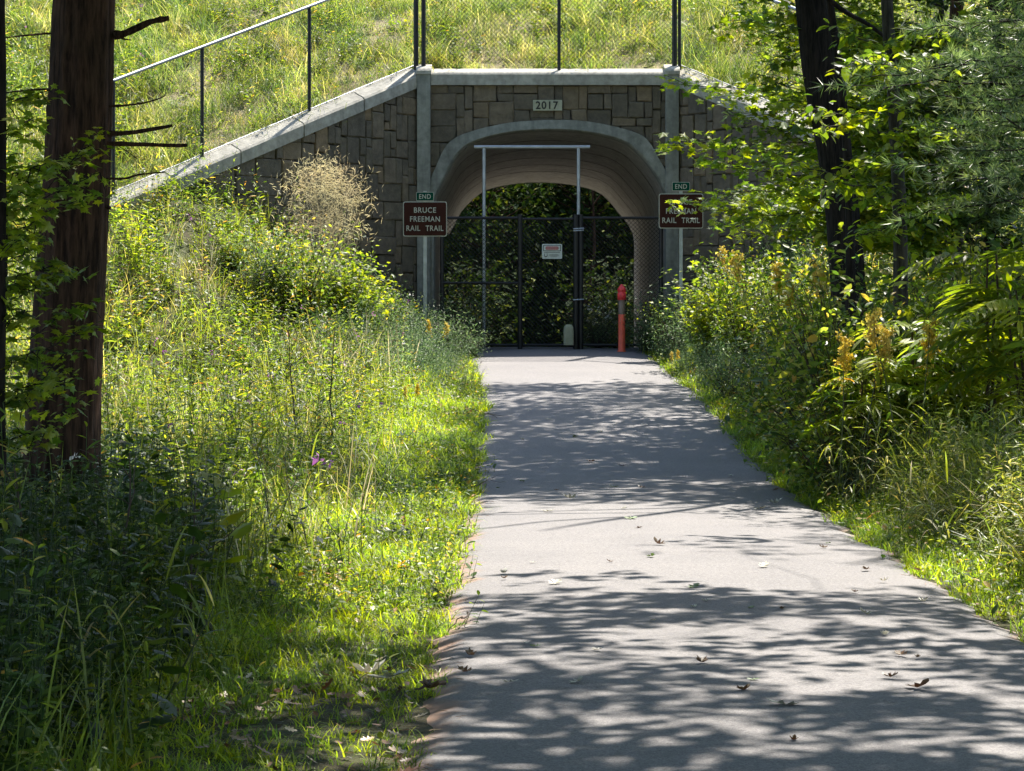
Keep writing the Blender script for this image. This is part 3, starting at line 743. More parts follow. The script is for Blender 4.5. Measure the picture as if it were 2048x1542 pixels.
# ================================================================== VEGETATION
def trunk_mesh(mb, pts, rad, n=28, ridges=.06, a=.5):
    pts = np.array(pts, float)
    k = max(2, int(np.linalg.norm(pts[-1]-pts[0])/.09)); P2 = resample(catmull(pts, 6), k)
    t = np.linspace(0, 1, k); r = np.interp(t, np.linspace(0, 1, len(rad)), rad)
    th = np.arange(n)/n*2*math.pi; ph = RNG.uniform(0, 6, 8)
    V = []
    for i in range(k):
        z = t[i]*k*.09
        f = 1+ridges*(.5*np.sin(9*th+ph[0]+.7*np.sin(z*1.3+ph[1]))+.35*np.sin(14*th+ph[2]+1.1*np.sin(z*2+ph[3]))+.5*np.sin(2*th+z*.6+ph[4]))+RNG.normal(0, ridges*.22, n)
        V.append(P2[i]+np.stack([np.cos(th)*r[i]*f, np.sin(th)*r[i]*f, RNG.normal(0, .006, n)], 1))
    V = np.concatenate(V); i = np.arange(k-1)[:, None]*n; j = np.arange(n)[None]; kk = (j+1) % n
    mb.add(V, np.stack([i+j, i+kk, i+n+kk, i+n+j], -1).reshape(-1, 4), a)
    return P2
# ---- shade map: how dense the canopy above must be for the sun to leave this spot dark
def shade(x, y):
    d = np.zeros_like(x)
    path = (x > -.6) & (x < 3.0)
    def band(a, b, v, w=.6): return v*sstep(a-w, a+w, y)*(1-sstep(b-w, b+w, y))
    dp = band(23.5, 38.4, 1.3, .3)+band(25.5, 34, 2.4, 1.0)+band(9.0, 15.7, .8, .3)+band(5, 9.5, 1.2)
    dp = dp+band(18.6, 21.2, .3, .6)*sstep(.6, 1.6, x)+band(16.8, 18.0, .25, .3)*(1-sstep(0, 1.2, x))
    left = band(5, 15.6, 3.4, .8)*sstep(.9, 1.9, -(x+.0))+band(5, 13.6, 3., .6)*sstep(.2, 1.2, -(x+.35))+band(5, 13, 1.3, .5)+band(13, 18.5, 2.6, 1)*sstep(.9, 2.0, -(x+.4))+band(24, 30, .25, 1)+band(22.5, 27, 1.0, 1)*sstep(.2, 1., -(x+.0))+band(19, 26, 1.6, 1)*sstep(2.3, 3.3, -x)+band(26.5, 37.5, .8, 1)*(1-sstep(.0, .6, -(x+.4)))
    right = (band(23, 31, 3.0, .8)+band(30, 33, .5, .8)*sstep(4, 6, x)*3)+band(5, 13.5, 1.8, .6)*0+band(5, 13.5, 1.8, .6)+band(14, 22.5, .18, .6)
    right = right*(1-.97*np.exp(-(((x-3.9)/1.5)**2+((y-22.9)/1.5)**2)**2))
    dp = dp*(1-.9*(x > .7)*sstep(29.5, 30.8, y)*(1-sstep(34.2, 35.5, y)))
    d = np.where(x < -.4, left, np.where(x > 2.6, right, dp))
    d = np.where(y < 6.5, 1.5, d)
    return d
# visible trees -----------------------------------------------------------------
trees = []
def tree(name, label, pts, rad, mat, group=None, cat='tree', n=28, ridges=.06):
    base = np.array(pts[0], float); base[2] = float(ground_z(base[0], base[1]))
    t = thing(name, label, cat, base, group)
    mb = MB(); pts = [np.array(p, float) for p in pts]; pts[0][2] = base[2]-.15
    P2 = trunk_mesh(mb, pts, rad, n, ridges); mb.build_at('trunk', mat, t, True)
    trees.append(dict(o=t, P=P2, mat=mat, clumps=[], rad=rad)); return trees[-1]
# big left trunk
YT = 17.0
LT = tree('pine_tree', 'large dark furrowed trunk with broken branch stubs at the left of the frame', [P(122, 1035, YT), P(124, 880, YT), P(140, 560, YT), P(158, 260, YT), P(168, 0, YT), P(176, -300, YT)+[0, .1, 0], P(190, -1500, YT)+[.1, .3, 0], P(200, -3300, YT)], [.245, .215, .19, .19, .185, .18, .15, .05], M['bark'], ridges=.05, n=44)
RT = tree('oak_tree', 'dark leaning trunk rising through the leaves right of the path', [P(1708, 690, 31), P(1694, 540, 31), P(1672, 330, 31), P(1640, 160, 31), P(1622, 0, 31), P(1600, -200, 31), P(1585, -650, 31), P(1570, -950, 31)], [.25, .205, .192, .186, .174, .16, .10, .04], M['barkdark'], ridges=.05)
TT_ = tree('thin_tree', 'slender straight grey trunk just right of the leaning dark trunk', [P(1800, 640, 27), P(1801, 500, 27), P(1795, 330, 27), P(1785, 160, 27), P(1774, 0, 27), P(1770, -300, 27), P(1740, -1400, 27)], [.085, .075, .065, .06, .055, .05, .02], M['barkgrey'], n=16)
T2 = tree('thin_tree', 'thin dark stem close behind the leaning trunk with a slanting branch', [P(1702, 640, 28.5), P(1700, 420, 28.5), P(1690, 250, 28.5), P(1675, 110, 28.5), P(1660, 0, 28.5), P(1650, -200, 28.5), P(1640, -900, 28.5)], [.06, .055, .05, .045, .04, .04, .015], M['barkdark'], n=14)
FL = tree('sapling_tree', 'narrow dark stem cut by the left edge of the frame', [P(-4, 900, 15), P(-3, 700, 15), P(0, 400, 15), P(0, 100, 15), P(-2, -100, 15), P(10, -1200, 15)], [.045, .04, .035, .032, .03, .012], M['barkdark'], n=14)
# trees outside the frame that shade it
OT = []
for k, (x, y, h, r, lab) in enumerate([(6.8, 20.5, 14, .2, 'tall tree off to the right beside the sunlit verge'), (8.9, 33, 15, .22, 'tall tree off to the right near the wing wall'), (6.6, 43.0+-3, 12, .12, 'slim tree right of the right wing wall'), (5.2, 13.5, 13, .18, 'tall tree off to the right near the camera'), (-4.6, 11.5, 14, .2, 'tall tree off to the left near the camera'), (4.8, 1.5, 13, .2, 'tall tree behind the camera to the right'), (-3.6, -1.5, 13, .2, 'tall tree behind the camera to the left'), (5.5, -9, 14, .2, 'tall tree far behind the camera at the right'), (-5, -10, 14, .2, 'tall tree far behind the camera at the left'), (-7.0, 24, 13, .18, 'tall tree off to the left beside the meadow')]):
    OT.append(tree('forest_tree', lab, [(x, y, 0), (x+.1, y, 2), (x-.05, y+.1, 5), (x+.15, y, 9), (x, y+.1, h)], [r*1.3, r, r*.85, r*.6, r*.15], M['bark'], 'woodland trees along the trail', n=18))
# branch stubs on the left trunk (parts of the pine)
for (pts, r0, r1) in [([(228, 72), (262, 62), (300, 44), (338, 36)], .028, .016), ([(222, 66), (240, 76), (262, 80)], .01, .004),
                      ([(215, 268), (270, 264), (345, 251)], .017, .01), ([(215, 287), (290, 289), (375, 291)], .016, .011),
                      ([(216, 212), (260, 210), (300, 203), (330, 192)], .008, .003), ([(212, 357), (250, 357), (280, 349), (330, 344)], .009, .004),
                      ([(222, 284), (250, 300), (275, 318)], .004, .002), ([(110, 66), (60, 70), (10, 76)], .007, .004), ([(105, 178), (60, 180), (8, 186)], .008, .004), ([(200, 410), (222, 416)], .02, .01)]:
    mb = MB(); q = np.array([P(a, b, YT-.05+.02*i) for i, (a, b) in enumerate(pts)]); q = catmull(q, 4)
    tube(mb, q, np.linspace(r0, r1, len(q)), 8, .5, .12); mb.build_at('branch_stub', M['bark'], LT['o'])
# stubs/slanting branches on the others
mb = MB(); q = catmull([P(1650, -10, 28.4), P(1685, 20, 28.4), P(1735, 48, 28.3), P(1772, 76, 28.3)], 4); tube(mb, q, np.linspace(.03, .018, len(q)), 8); mb.build_at('side_branch', M['barkdark'], T2['o'], True)

# canopy clumps by shade map ------------------------------------------------------
cand = 60000
gx = RNG.uniform(-12, 13, cand); gy = RNG.uniform(-14, 42.5, cand)
dens = np.minimum(shade(gx, gy)*2.6, 7.5)*2
area = 25*56.5; keep = RNG.random(cand) < dens*area/cand
gx, gy = gx[keep], gy[keep]
hh = RNG.uniform(0, 1, len(gx))
allc = []
for x, y, h01 in zip(gx, gy, hh):
    g = float(ground_z(x, y)); ok = False
    lo = 6.0 if y < 17 else 6.0 if y < 22 else 8.0; hi_ = 11 if 6.5 < y < 17 else 12.5
    for _ in range(6):
        h = lo+h01*(hi_-lo); X_ = x+SUNV[0]/SUNV[2]*h; Y_ = y+SUNV[1]/SUNV[2]*h; Z_ = g+h
        lim = EYE+.1185*Y_+.75
        if Z_ > lim and Y_ < 47.5: ok = True; break
        h01 = RNG.random()
        if Y_ >= 47.5: h01 = RNG.random()*.2
    if ok: allc.append((X_, Y_, Z_))
allc = np.array(allc)
tops = [(np.array(t['P'])) for t in trees]
own = []
usable = [0, 1, 2]+list(range(5, len(trees)))
for c_ in allc:
    best, bd = None, 1e9
    for k in usable:
        p = tops[k]; j = int(np.argmin(np.abs(p[:, 2]-min(c_[2]-1.0, p[-1, 2])))); d_ = np.hypot(p[j, 0]-c_[0], p[j, 1]-c_[1])
        if d_ < bd: bd, best = d_, k
    own.append(best)
own = np.array(own)
ncl = 0
for k in usable:
    cl = allc[own == k]
    if not len(cl): continue
    T = trees[k]; mbL = MB(); mbB = MB()
    # limbs to cluster centres
    m = max(3, len(cl)//26); cen = cl[RNG.choice(len(cl), min(m, len(cl)), replace=False)]
    for it in range(4):
        lab = np.argmin(((cl[:, None]-cen[None])**2).sum(-1), 1)
        cen = np.array([cl[lab == q].mean(0) if (lab == q).any() else cen[q] for q in range(len(cen))])
    for q, c_ in enumerate(cen):
        p = T['P']; d_ = np.hypot(p[:, 0]-c_[0], p[:, 1]-c_[1])
        zt_ = np.clip(c_[2]-.35*d_.min(), 4.6+.1185*0, p[-1, 2]-.5); j = int(np.argmin(np.abs(p[:, 2]-zt_)))
        lim_ = grow(p[j], c_, 9, .11, -.04); L_ = np.linalg.norm(c_-p[j]); r0 = min(.01+.005*L_, .03)
        lim_[:, 2] = np.where((np.abs(lim_[:, 0]) < .2*lim_[:, 1]+.3), np.maximum(lim_[:, 2], EYE+.1185*lim_[:, 1]+.25), lim_[:, 2])
        tube(mbB, lim_, np.linspace(r0, .012, 9), 6)
        for cc_ in cl[lab == q]:
            jj = int(np.argmin(((lim_-cc_)**2).sum(1))); tube(mbB, grow(lim_[jj], cc_, 4, .08), np.linspace(.007, .003, 4), 3, caps=False)
    nl = 31
    sg = np.repeat(np.where(cl[:, 1] < 23.5, .22, .34), nl)[:, None]; pos = np.repeat(cl, nl, 0)+RNG.normal(size=(len(cl)*nl, 3))*np.array([1.1, .9, .42])*sg
    fr = (np.abs(pos[:, 0]) < .195*pos[:, 1]+.25) & (pos[:, 2] < EYE+.1185*pos[:, 1]+.15)
    leaves(mbL, pos[~fr], .185, RHOMB, .45, .2)
    mbB.build_at('branches', T['mat'], T['o'], True); mbL.build_at('crown', M['crown'], T['o']); ncl += len(cl)
print('canopy clumps', ncl, len(allc))

at0 = lambda px, Y: (px-1024)/F*Y
# maple sprays in front of the right wing wall -----------------------------------
def spray(mbB, mbL, a, b, tmpl, size, ntw=9, tl=.45, lsp=.07, flat=.14, sag=.05, r0=.012):
    a = np.array(a, float); b = np.array(b, float); ax = grow(a, b, 12, .04, -sag); tube(mbB, ax, np.linspace(r0, .003, 12), 5)
    L = np.linalg.norm(b-a); d = (b-a)/L; side = np.cross(d, [0, 0, 1.]); side /= np.linalg.norm(side)+1e-9
    for k in range(ntw):
        f = (k+1.5)/(ntw+.5); i = f*11; p = ax[int(min(i, 11))]; s_ = 1 if k % 2 else -1
        l_ = tl*(1-.55*f)*RNG.uniform(.6, 1.2); e = p+(side*s_*.85+d*.6)*l_+np.array([0, 0, RNG.normal(-.04, .05)])
        tw = grow(p, e, 6, .06); tube(mbB, tw, np.linspace(.005, .002, 6), 3, caps=False)
        m_ = max(4, int(l_/lsp*2)); q = resample(tw, m_)+RNG.normal(size=(m_, 3))*np.array([.05, .05, flat*.35])
        leaves(mbL, q, size, tmpl, .38, .3)
    m_ = int(L/lsp*1.2); q = resample(ax, m_)[m_//4:]; q = q+RNG.normal(size=q.shape)*np.array([.06, .06, flat*.3]); leaves(mbL, q, size, tmpl, .38, .3)
mt = thing('maple_tree', 'young maple spreading bright layered leaves in front of the right wing wall', 'tree', (*P(1925, 640, 33)[:2], float(ground_z(P(1925, 0, 33)[0], 33))))
mbT, mbB, mbL = MB(), MB(), MB()
base = np.array(mt.location); tp = trunk_mesh(mbT, [base-[0, 0, .1], P(1915, 400, 33), P(1890, 150, 33), P(1880, -60, 33)], [.06, .055, .045, .03], 12)
mbT.build_at('trunk', M['barkgrey'], mt, True)
for (x0_, y0_, x1_, y1_, Ya, Yb) in [(1890, 250, 1330, 150, 33, 35.5), (1890, 200, 1420, 185, 33, 36), (1890, 330, 1330, 298, 33, 35.5), (1890, 380, 1400, 322, 33, 35), (1900, 420, 1345, 412, 33, 38.5), (1900, 440, 1420, 405, 33, 37.5),
                                 (1890, 200, 1500, 60, 33, 34), (1890, 160, 1480, 20, 33, 35), (1890, 260, 1470, 230, 33, 34), (1890, 330, 1500, 265, 33, 33.5), (1890, 380, 1560, 300, 33, 32), (1890, 120, 1600, 100, 33, 32), (1890, 60, 1540, 120, 33, 34), (1900, 420, 1500, 430, 33, 33), (1900, 460, 1560, 380, 33, 32.5), (1890, 100, 1740, 60, 33, 31), (1890, 50, 1450, -30, 33, 34), (1890, 300, 1760, 240, 33, 31), (1900, 400, 1700, 470, 33, 32), (1880, 20, 1420, 60, 33, 35), (1880, -20, 1480, -10, 33, 34), (1885, 60, 1560, 20, 33, 31.5), (1885, 100, 1600, 60, 33, 31), (1888, 180, 1640, 150, 33, 31), (1888, 230, 1580, 200, 33, 32), (1890, 280, 1620, 250, 33, 31), (1890, 340, 1660, 330, 33, 31.5), (1890, 200, 1960, 160, 33, 31.5), (1890, 300, 1980, 280, 33, 31.5), (1895, 400, 1990, 390, 33, 32), (1885, 60, 1980, 30, 33, 31.5), (1890, 240, 1520, 150, 33, 33.6), (1900, 470, 1620, 460, 33, 33), (1900, 480, 1480, 470, 33, 35), (1885, 180, 1540, 200, 33, 36), (1885, 230, 1600, 240, 33, 36), (1888, 300, 1560, 240, 33, 35), (1888, 350, 1480, 380, 33, 36), (1895, 430, 1420, 440, 33, 38)]:
    a, b = P(x0_, y0_, Ya), P(x1_, y1_, Yb); j = int(np.argmin(np.abs(tp[:, 2]-(a[2]-.2))))
    spray(mbB, mbL, tp[j], b, MAPLE, .10, 24, .65, .055, .2, .03, .016)
mbB.build_at('branches', M['barkgrey'], mt, True); mbL.build_at('crown', M['maple'], mt)
# beech-like sprig with hanging leaves across the leaning trunk, and layered sprays near it (parts of the thin tree)
mbB, mbL = MB(), MB()
for (x0_, y0_, Ya, x1_, y1_, Yb) in [(1795, 370, 27, 1640, 400, 24), (1795, 230, 27, 1600, 230, 24.3), (1790, 200, 27, 1700, 130, 24), (1797, 300, 27, 1900, 270, 25), (1785, 100, 27, 1900, 60, 26), (1785, 160, 27, 1880, 110, 25), (1797, 420, 27, 1900, 400, 26), (1790, 260, 27, 1640, 260, 24), (1797, 330, 27, 1730, 330, 25), (1797, 450, 27, 1720, 470, 26), (1790, 120, 27, 1690, 60, 26), (1797, 400, 27, 1560, 330, 25)]:
    spray(mbB, mbL, P(x0_, y0_, Ya), P(x1_, y1_, Yb), LEAF, .095, 12, .4, .055, .12, .03, .01)
mbB.build_at('branches', M['barkgrey'], TT_['o'], True); mbL.build_at('leaf_sprays', M['maple'], TT_['o'])

# white pine boughs from the right edge -------------------------------------------
def needle_tuft(n=26):
    V, Fc = [], []
    for k in range(n):
        th = RNG.uniform(0, 6.283); ph = RNG.uniform(.15, 1.1); d = np.array([math.cos(th)*math.sin(ph), math.cos(ph), math.sin(th)*math.sin(ph)-.15])
        s_ = np.cross(d, RNG.normal(size=3)); s_ /= np.linalg.norm(s_); b = len(V)
        V += [s_*.034, -s_*.034, d*RNG.uniform(.75, 1.1)]; Fc.append((b, b+1, b+2))
    return np.array(V), np.array(Fc, np.int32)
TUFT = needle_tuft(15)
def bough(mbB, mbN, a, b, n=14, tl=.5, size=.12):
    ax = grow(a, b, 12, .04, .03); tube(mbB, ax, np.linspace(.018, .004, 12), 5)
    d = (np.array(b)-np.array(a)); L = np.linalg.norm(d); d = d/L; side = np.cross(d, [0, 0, 1.]); side /= np.linalg.norm(side)
    for k in range(n):
        f = (k+1)/n; p = ax[int(min(f*11, 11))]; s_ = 1 if k % 2 else -1; l_ = tl*(1-.5*f)*RNG.uniform(.6, 1.2)
        e = p+(side*s_*.75+d*.7)*l_+np.array([0, 0, RNG.normal(0, .06)]); tw = grow(p, e, 5, .05); tube(mbB, tw, np.linspace(.005, .002, 5), 3, caps=False)
        q = resample(tw, max(4, int(l_/.055)))[1:]; yaw0 = math.atan2(-(e-p)[0], (e-p)[1]); m_ = len(q)
        scatter(mbN, TUFT, q, rots(yaw0+RNG.normal(0, .35, m_), RNG.normal(.1, .25, m_), RNG.uniform(0, 6, m_)), size*RNG.uniform(.7, 1.2, m_), np.clip(RNG.normal(.5, .25, m_), 0, 1))
pt_ = thing('white_pine_tree', 'soft needled white pine reaching in from the right edge', 'tree', (5.5, 24, float(ground_z(5.5, 24))))
mbT, mbB, mbN = MB(), MB(), MB(); pl = trunk_mesh(mbT, [(5.5, 24, -.1), (5.5, 24, 3), (5.45, 24.1, 7), (5.5, 24, 11)], [.16, .14, .1, .03], 16)
mbT.build_at('trunk', M['bark'], pt_, True)
for (x1_, y1_, Yb, x0y) in [(1900, 50, 22, -30), (1940, 120, 21.5, 40), (1780, 130, 23, 70), (1880, 190, 22, 120), (1720, 170, 23.5, 110), (1960, 220, 21, 160), (1990, 20, 22, -60), (1850, 330, 23, 270), (1930, 360, 21.5, 300), (1990, 300, 21.3, 230), (1840, 60, 24.5, 0), (1900, 260, 23.6, 200), (1860, 420, 23.5, 360), (1760, 150, 22.8, 90), (1950, -60, 22, -120), (2020, 130, 20.5, 70), (2010, 400, 21, 340), (1900, 120, 24, 60), (1880, 300, 24.5, 250), (1980, 80, 25, 40), (1970, 260, 24.5, 220)]:
    b_ = P(x1_, y1_, Yb); zz = P(0, x0y, 24)[2]; j = int(np.argmin(np.abs(pl[:, 2]-zz))); bough(mbB, mbN, pl[j], b_, 20, .62, .13)
for k in range(18):                                     # boughs above the frame
    th = RNG.uniform(0, 6.28); z = RNG.uniform(5.2, 10.5); j = int(np.argmin(np.abs(pl[:, 2]-z))); r_ = 1.7*(1-(z-5)/8)
    bough(mbB, mbN, pl[j], pl[j]+[math.cos(th)*r_, math.sin(th)*r_, .1], 12, .5, .13)
mbB.build_at('branches', M['barkdark'], pt_, True); mbN.build_at('needles', M['needle'], pt_)

ut = thing('understory_tree', 'densely leaved shaded tree filling the right edge behind the pine boughs', 'tree', (at0(1985, 31), 31, float(ground_z(at0(1985, 31), 31))))
mbT, mbB, mbL = MB(), MB(), MB(); b0 = np.array(ut.location); up = trunk_mesh(mbT, [b0-[0, 0, .1], P(1980, 350, 31), P(1990, 50, 31), P(1985, -250, 31)], [.08, .07, .06, .04], 12); mbT.build_at('trunk', M['barkdark'], ut, True)
for k in range(70):
    z_ = RNG.uniform(1.9, 7.2); j = int(np.argmin(np.abs(up[:, 2]-z_))); th = RNG.uniform(0, 6.28); L_ = RNG.uniform(.5, 1.25)
    spray(mbB, mbL, up[j], up[j]+[math.cos(th)*L_, math.sin(th)*L_, RNG.uniform(-.1, .3)], LEAF, .085, 14, .45, .05, .2, .03, .012)
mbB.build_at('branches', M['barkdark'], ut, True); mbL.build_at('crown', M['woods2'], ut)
# maple sapling on the left edge in front of the big trunk ------------------------------
ms = thing('maple_sapling', 'leafy sapling crossing in front of the large left trunk', 'sapling', (*P(20, 0, 15.2)[:2], 0.0))
mbT, mbB, mbL = MB(), MB(), MB()
tq = trunk_mesh(mbT, [P(15, 1180, 15.2), P(5, 800, 15.2), P(10, 400, 15.2), P(-30, 100, 15.2)], [.018, .016, .012, .006], 8); mbT.build_at('stem', M['barkdark'], ms, True)
for (x1_, y1_, Yb) in [(80, 330, 15), (95, 400, 14.8), (60, 360, 15.4), (70, 450, 15), (100, 180, 15.2), (60, 240, 15), (110, 530, 15), (60, 560, 15.3), (-60, 400, 15), (50, 620, 15), (80, 700, 15), (-60, 560, 15), (30, 480, 14.6), (-40, 300, 15), (60, 780, 15), (90, 860, 14.8), (130, 760, 15)]:
    a_ = P(8, y1_+30, 15.2); spray(mbB, mbL, a_, P(x1_, y1_, Yb), MAPLE, .062, 8, .14, .035, .05, .02, .004)
for (x0_, y0_, x1_, y1_) in [(90, 320, 180, 300), (100, 360, 200, 345), (100, 400, 190, 390), (80, 560, 150, 532), (90, 640, 185, 605), (80, 700, 190, 650), (90, 760, 150, 700), (100, 480, 60, 470), (120, 380, 200, 255), (90, 800, 130, 740), (100, 860, 170, 790)]:
    spray(mbB, mbL, P(x0_-50, y0_+40, 15.4), P(x1_, y1_, 16.2), MAPLE, .06, 6, .12, .04, .04, .02, .003)
mbB.build_at('branches', M['barkdark'], ms, True); mbL.build_at('leaves', M['maple'], ms)

# plant templates ------------------------------------------------------------------------
def plant(nst, h, nleaf, ls, tmpl=LEAF, spread=.12, lean=.12, down=.1, tilt=.35, kind=None):
    mb = MB()
    for s_ in range(nst):
        b = RNG.normal(size=2)*spread*.4; hh_ = h*RNG.uniform(.65, 1.05); top = np.array([b[0]+RNG.normal()*min(lean, h*.2), b[1]+RNG.normal()*min(lean, h*.2), hh_])
        ax = grow([b[0], b[1], -.03], top, 6, .03); tube(mb, ax, np.linspace(.0035, .0015, 6)*min(1, .4+h), 3, .25, caps=False)
        q = resample(ax, nleaf+2)[2:]; yaw = np.arange(nleaf)*2.4+RNG.uniform(0, 6); k = np.linspace(1.1, .5, nleaf)
        scatter(mb, tmpl, q, rots(yaw, RNG.normal(-down, tilt, nleaf)+.25, RNG.normal(0, .25, nleaf)), ls*k*RNG.uniform(.7, 1.2, nleaf), RNG.uniform(.1, .9, nleaf))
        if kind == 'plume':
            pass
    V, Fs, A = mb.arrays()
    T_ = np.concatenate([np.concatenate([f[:, [0, 1, 2]], f[:, [0, 2, 3]]]) if f.shape[1] == 4 else f for f in Fs])
    return V.astype(float), T_.astype(np.int32), A
def tuft(n, h, w=.006, spread=.06, bend=(.2, 1.0)):
    mb = MB()
    for k in range(n):
        t = blade(RNG.uniform(*bend), w/h, 4); s_ = h*RNG.uniform(.5, 1.1)
        scatter(mb, t, np.array([[RNG.normal()*spread, RNG.normal()*spread, -.02]]), rots(np.array([RNG.uniform(0, 6.28)]), np.array([RNG.normal(0, .12)]), np.array([RNG.normal(0, .12)])), s_, RNG.random())
    V, Fs, A = mb.arrays(); return V.astype(float), np.concatenate(Fs), A
def mass(name, tmpls, pts, hscale, mats, maxlean=.12, w=1.0, av=None):
    """one object of plants nobody could count"""
    mb = MB(); n = len(pts); which = RNG.integers(0, len(tmpls), n)
    for k, t in enumerate(tmpls):
        s = which == k; m = int(s.sum())
        if not m: continue
        sc = hscale[s]; S = np.stack([sc*w, sc*w, sc], 1); aa = RNG.random(m) if av is None else av[s]
        scatter(mb, (t[0], t[1]), pts[s], rots(RNG.uniform(0, 6.28, m), RNG.normal(0, maxlean, m), RNG.normal(0, maxlean, m)), S, aa, t[2], 1.0 if av is not None else .5)
    o = mb.build(name, mats); tag(o, kind='stuff'); return o
def field(n, xr, yr, cond, pad=2.4):
    x = RNG.uniform(*xr, n); y = RNG.uniform(*yr, n)
    inf = (x > -.19*y-pad-1.0) & (x < .19*y+pad+.6)
    u = np.abs(x-path_xc(y))-1.5
    k = inf & cond(x, y, u); x, y = x[k], y[k]
    return np.stack([x, y, surf_z(x, y)], 1), u[k]
patch = lambda x, y, s=.6, o=0: .5+.5*np.sin(x*s*2.1+o+1.3*np.sin(y*s*1.1+o))*np.cos(y*s*.9-o+.8*np.sin(x*s*1.7))
front = lambda x, y: (y < wing_y(x)-.18) | (x < XL) | (x > XR)
notgate = lambda x, y, u: ~((y > 44.4) & (u < .35) & (y < 57))
# edge grass along the path: short, bright
bl = [tuft(9, .11, .0035, .03), tuft(10, .14, .004, .04, (.3, 1.3)), tuft(8, .09, .003, .03)]
pts, u = field(75000, (-3.2, 5.0), (8, 45.6), lambda x, y, u: (u > -.03+.06*np.sin(y*3+x)) & (u < 1.5) & (RNG.random(len(x)) < np.where(x < 1, 1.0, .8)*(1-.5*((y < 13.2) & (patch(x, y, 1.1) > .6)))))
mass('verge_grass', bl, pts, RNG.uniform(.6, 1.4, len(pts))*(1+.5*sstep(.3, 1.2, u))*(.62+.55*sstep(9, 22, pts[:, 1])+.008*pts[:, 1]), M['lawn'], .15)
# tall meadow grass
bm = [tuft(9, .55, .0055, .08, (.15, .8)), tuft(8, .7, .006, .09, (.2, 1.2)), tuft(10, .45, .005, .07, (.4, 1.4)), tuft(7, .8, .005, .06, (.1, .5))]
pts, u = field(24000, (-11, 9), (8, 46), lambda x, y, u: (u > .45) & front(x, y) & (u < 30) & (RNG.random(len(x)) < sstep(np.where(x > 0, .3, .75), np.where(x > 0, 1.4, 1.25), u)*np.where(x > 0, .9, .8)) & notgate(x, y, u))
mass('meadow_grass', bm, pts, RNG.uniform(.5, 1.15, len(pts))*(.5+.5*sstep(.4, 1.8, u))*(1-.35*sstep(30, 45, pts[:, 1])), M['grass'], .12, 1.15, av=np.clip(.2+.7*patch(pts[:, 0], pts[:, 1], 1.1, 6)*sstep(14, 24, pts[:, 1])+RNG.normal(0, .16, len(pts)), 0, 1))
# leafy weeds
wd = [plant(2, .7, 10, .11), plant(3, .55, 7, .095), plant(1, .8, 14, .15, NARROW, down=.2), plant(2, .5, 9, .08, tilt=.6), plant(3, .35, 6, .07, LEAF, .2), plant(1, .95, 18, .14, NARROW, down=.1), plant(2, .6, 9, .12, MAPLE)]
pts, u = field(22000, (-11, 9), (8, 45.5), lambda x, y, u: (u > .35) & front(x, y) & (RNG.random(len(x)) < sstep(np.where(x > 0, .2, .7), np.where(x > 0, 1.2, 1.4), u)*(.35+.65*patch(x, y, 1.3, 2))) & notgate(x, y, u))
mass('meadow_weeds', wd, pts, RNG.uniform(.5, 1.25, len(pts))*(.35+.65*sstep(.3, 2.0, u)), M['weed'], .1)
uw = [plant(3, .95, 17, .11, LEAF), plant(1, 1.05, 14, .12, BROAD), plant(4, .8, 13, .095, LEAF, .2), plant(2, .9, 22, .12, NARROW, .15), plant(3, .9, 18, .07, MAPLE, .15)]
pts, u = field(5200, (-6, 0), (8.5, 21), lambda x, y, u: (u > 1.1+.25*np.maximum(0, y-15)) & (RNG.random(len(x)) < sstep(.9, 1.8, u)))
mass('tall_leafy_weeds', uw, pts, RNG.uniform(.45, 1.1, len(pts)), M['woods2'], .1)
# low broadleaf cover next to the path
lw = [plant(3, .13, 5, .05, LEAF, .15), plant(4, .18, 4, .055, LEAF, .2), plant(2, .2, 6, .045, RHOMB, .12)]
pts, u = field(13000, (-4, 6), (8, 45), lambda x, y, u: (u > .02) & (u < 1.9) & (RNG.random(len(x)) < .25+.75*(patch(x, y, 1.7, 5) > .45)) & (RNG.random(len(x)) < np.where(y < 13.5, .25, 1)))
mass('ground_cover', lw, pts, RNG.uniform(.6, 1.5, len(pts)), M['weed'], .1)
tg = [tuft(7, .95, .007, .09, (.3, 1.1)), tuft(6, .8, .008, .08, (.5, 1.4)), plant(2, .8, 14, .13, NARROW, .1), plant(3, .6, 10, .09, LEAF, .15), plant(1, .9, 9, .19, (NARROW[0]*np.array([.5, 1, 1]), NARROW[1]), .1, down=.4)]
pts, u = field(9000, (2.8, 6.5), (13.5, 23), lambda x, y, u: (u > .3+.25*patch(x, y, 1.5)) & (RNG.random(len(x)) < sstep(.2, 1.0, u)))
mass('verge_tall_weeds', tg, pts, RNG.uniform(.6, 1.25, len(pts))*(.5+.55*sstep(.3, 1.1, u)), M['grass'], .14, av=np.clip(RNG.beta(1.6, 1.8, len(pts)), 0, 1))
# grey-green foliage mounds beside the gate
gg = [plant(3, .6, 18, .07, NARROW, .15, tilt=.5), plant(4, .45, 14, .05, NARROW, .2, tilt=.6)]
pts, u = field(9000, (-4, 6), (36, 45.9), lambda x, y, u: (u > .1) & (u < 2.3) & front(x, y) & (RNG.random(len(x)) < sstep(36, 41, y)) & notgate(x, y, u))
mass('grey_green_weeds', gg, pts, RNG.uniform(.6, 1.5, len(pts))*(.5+.5*sstep(.1, .8, u)), M['weedblue'], .12)
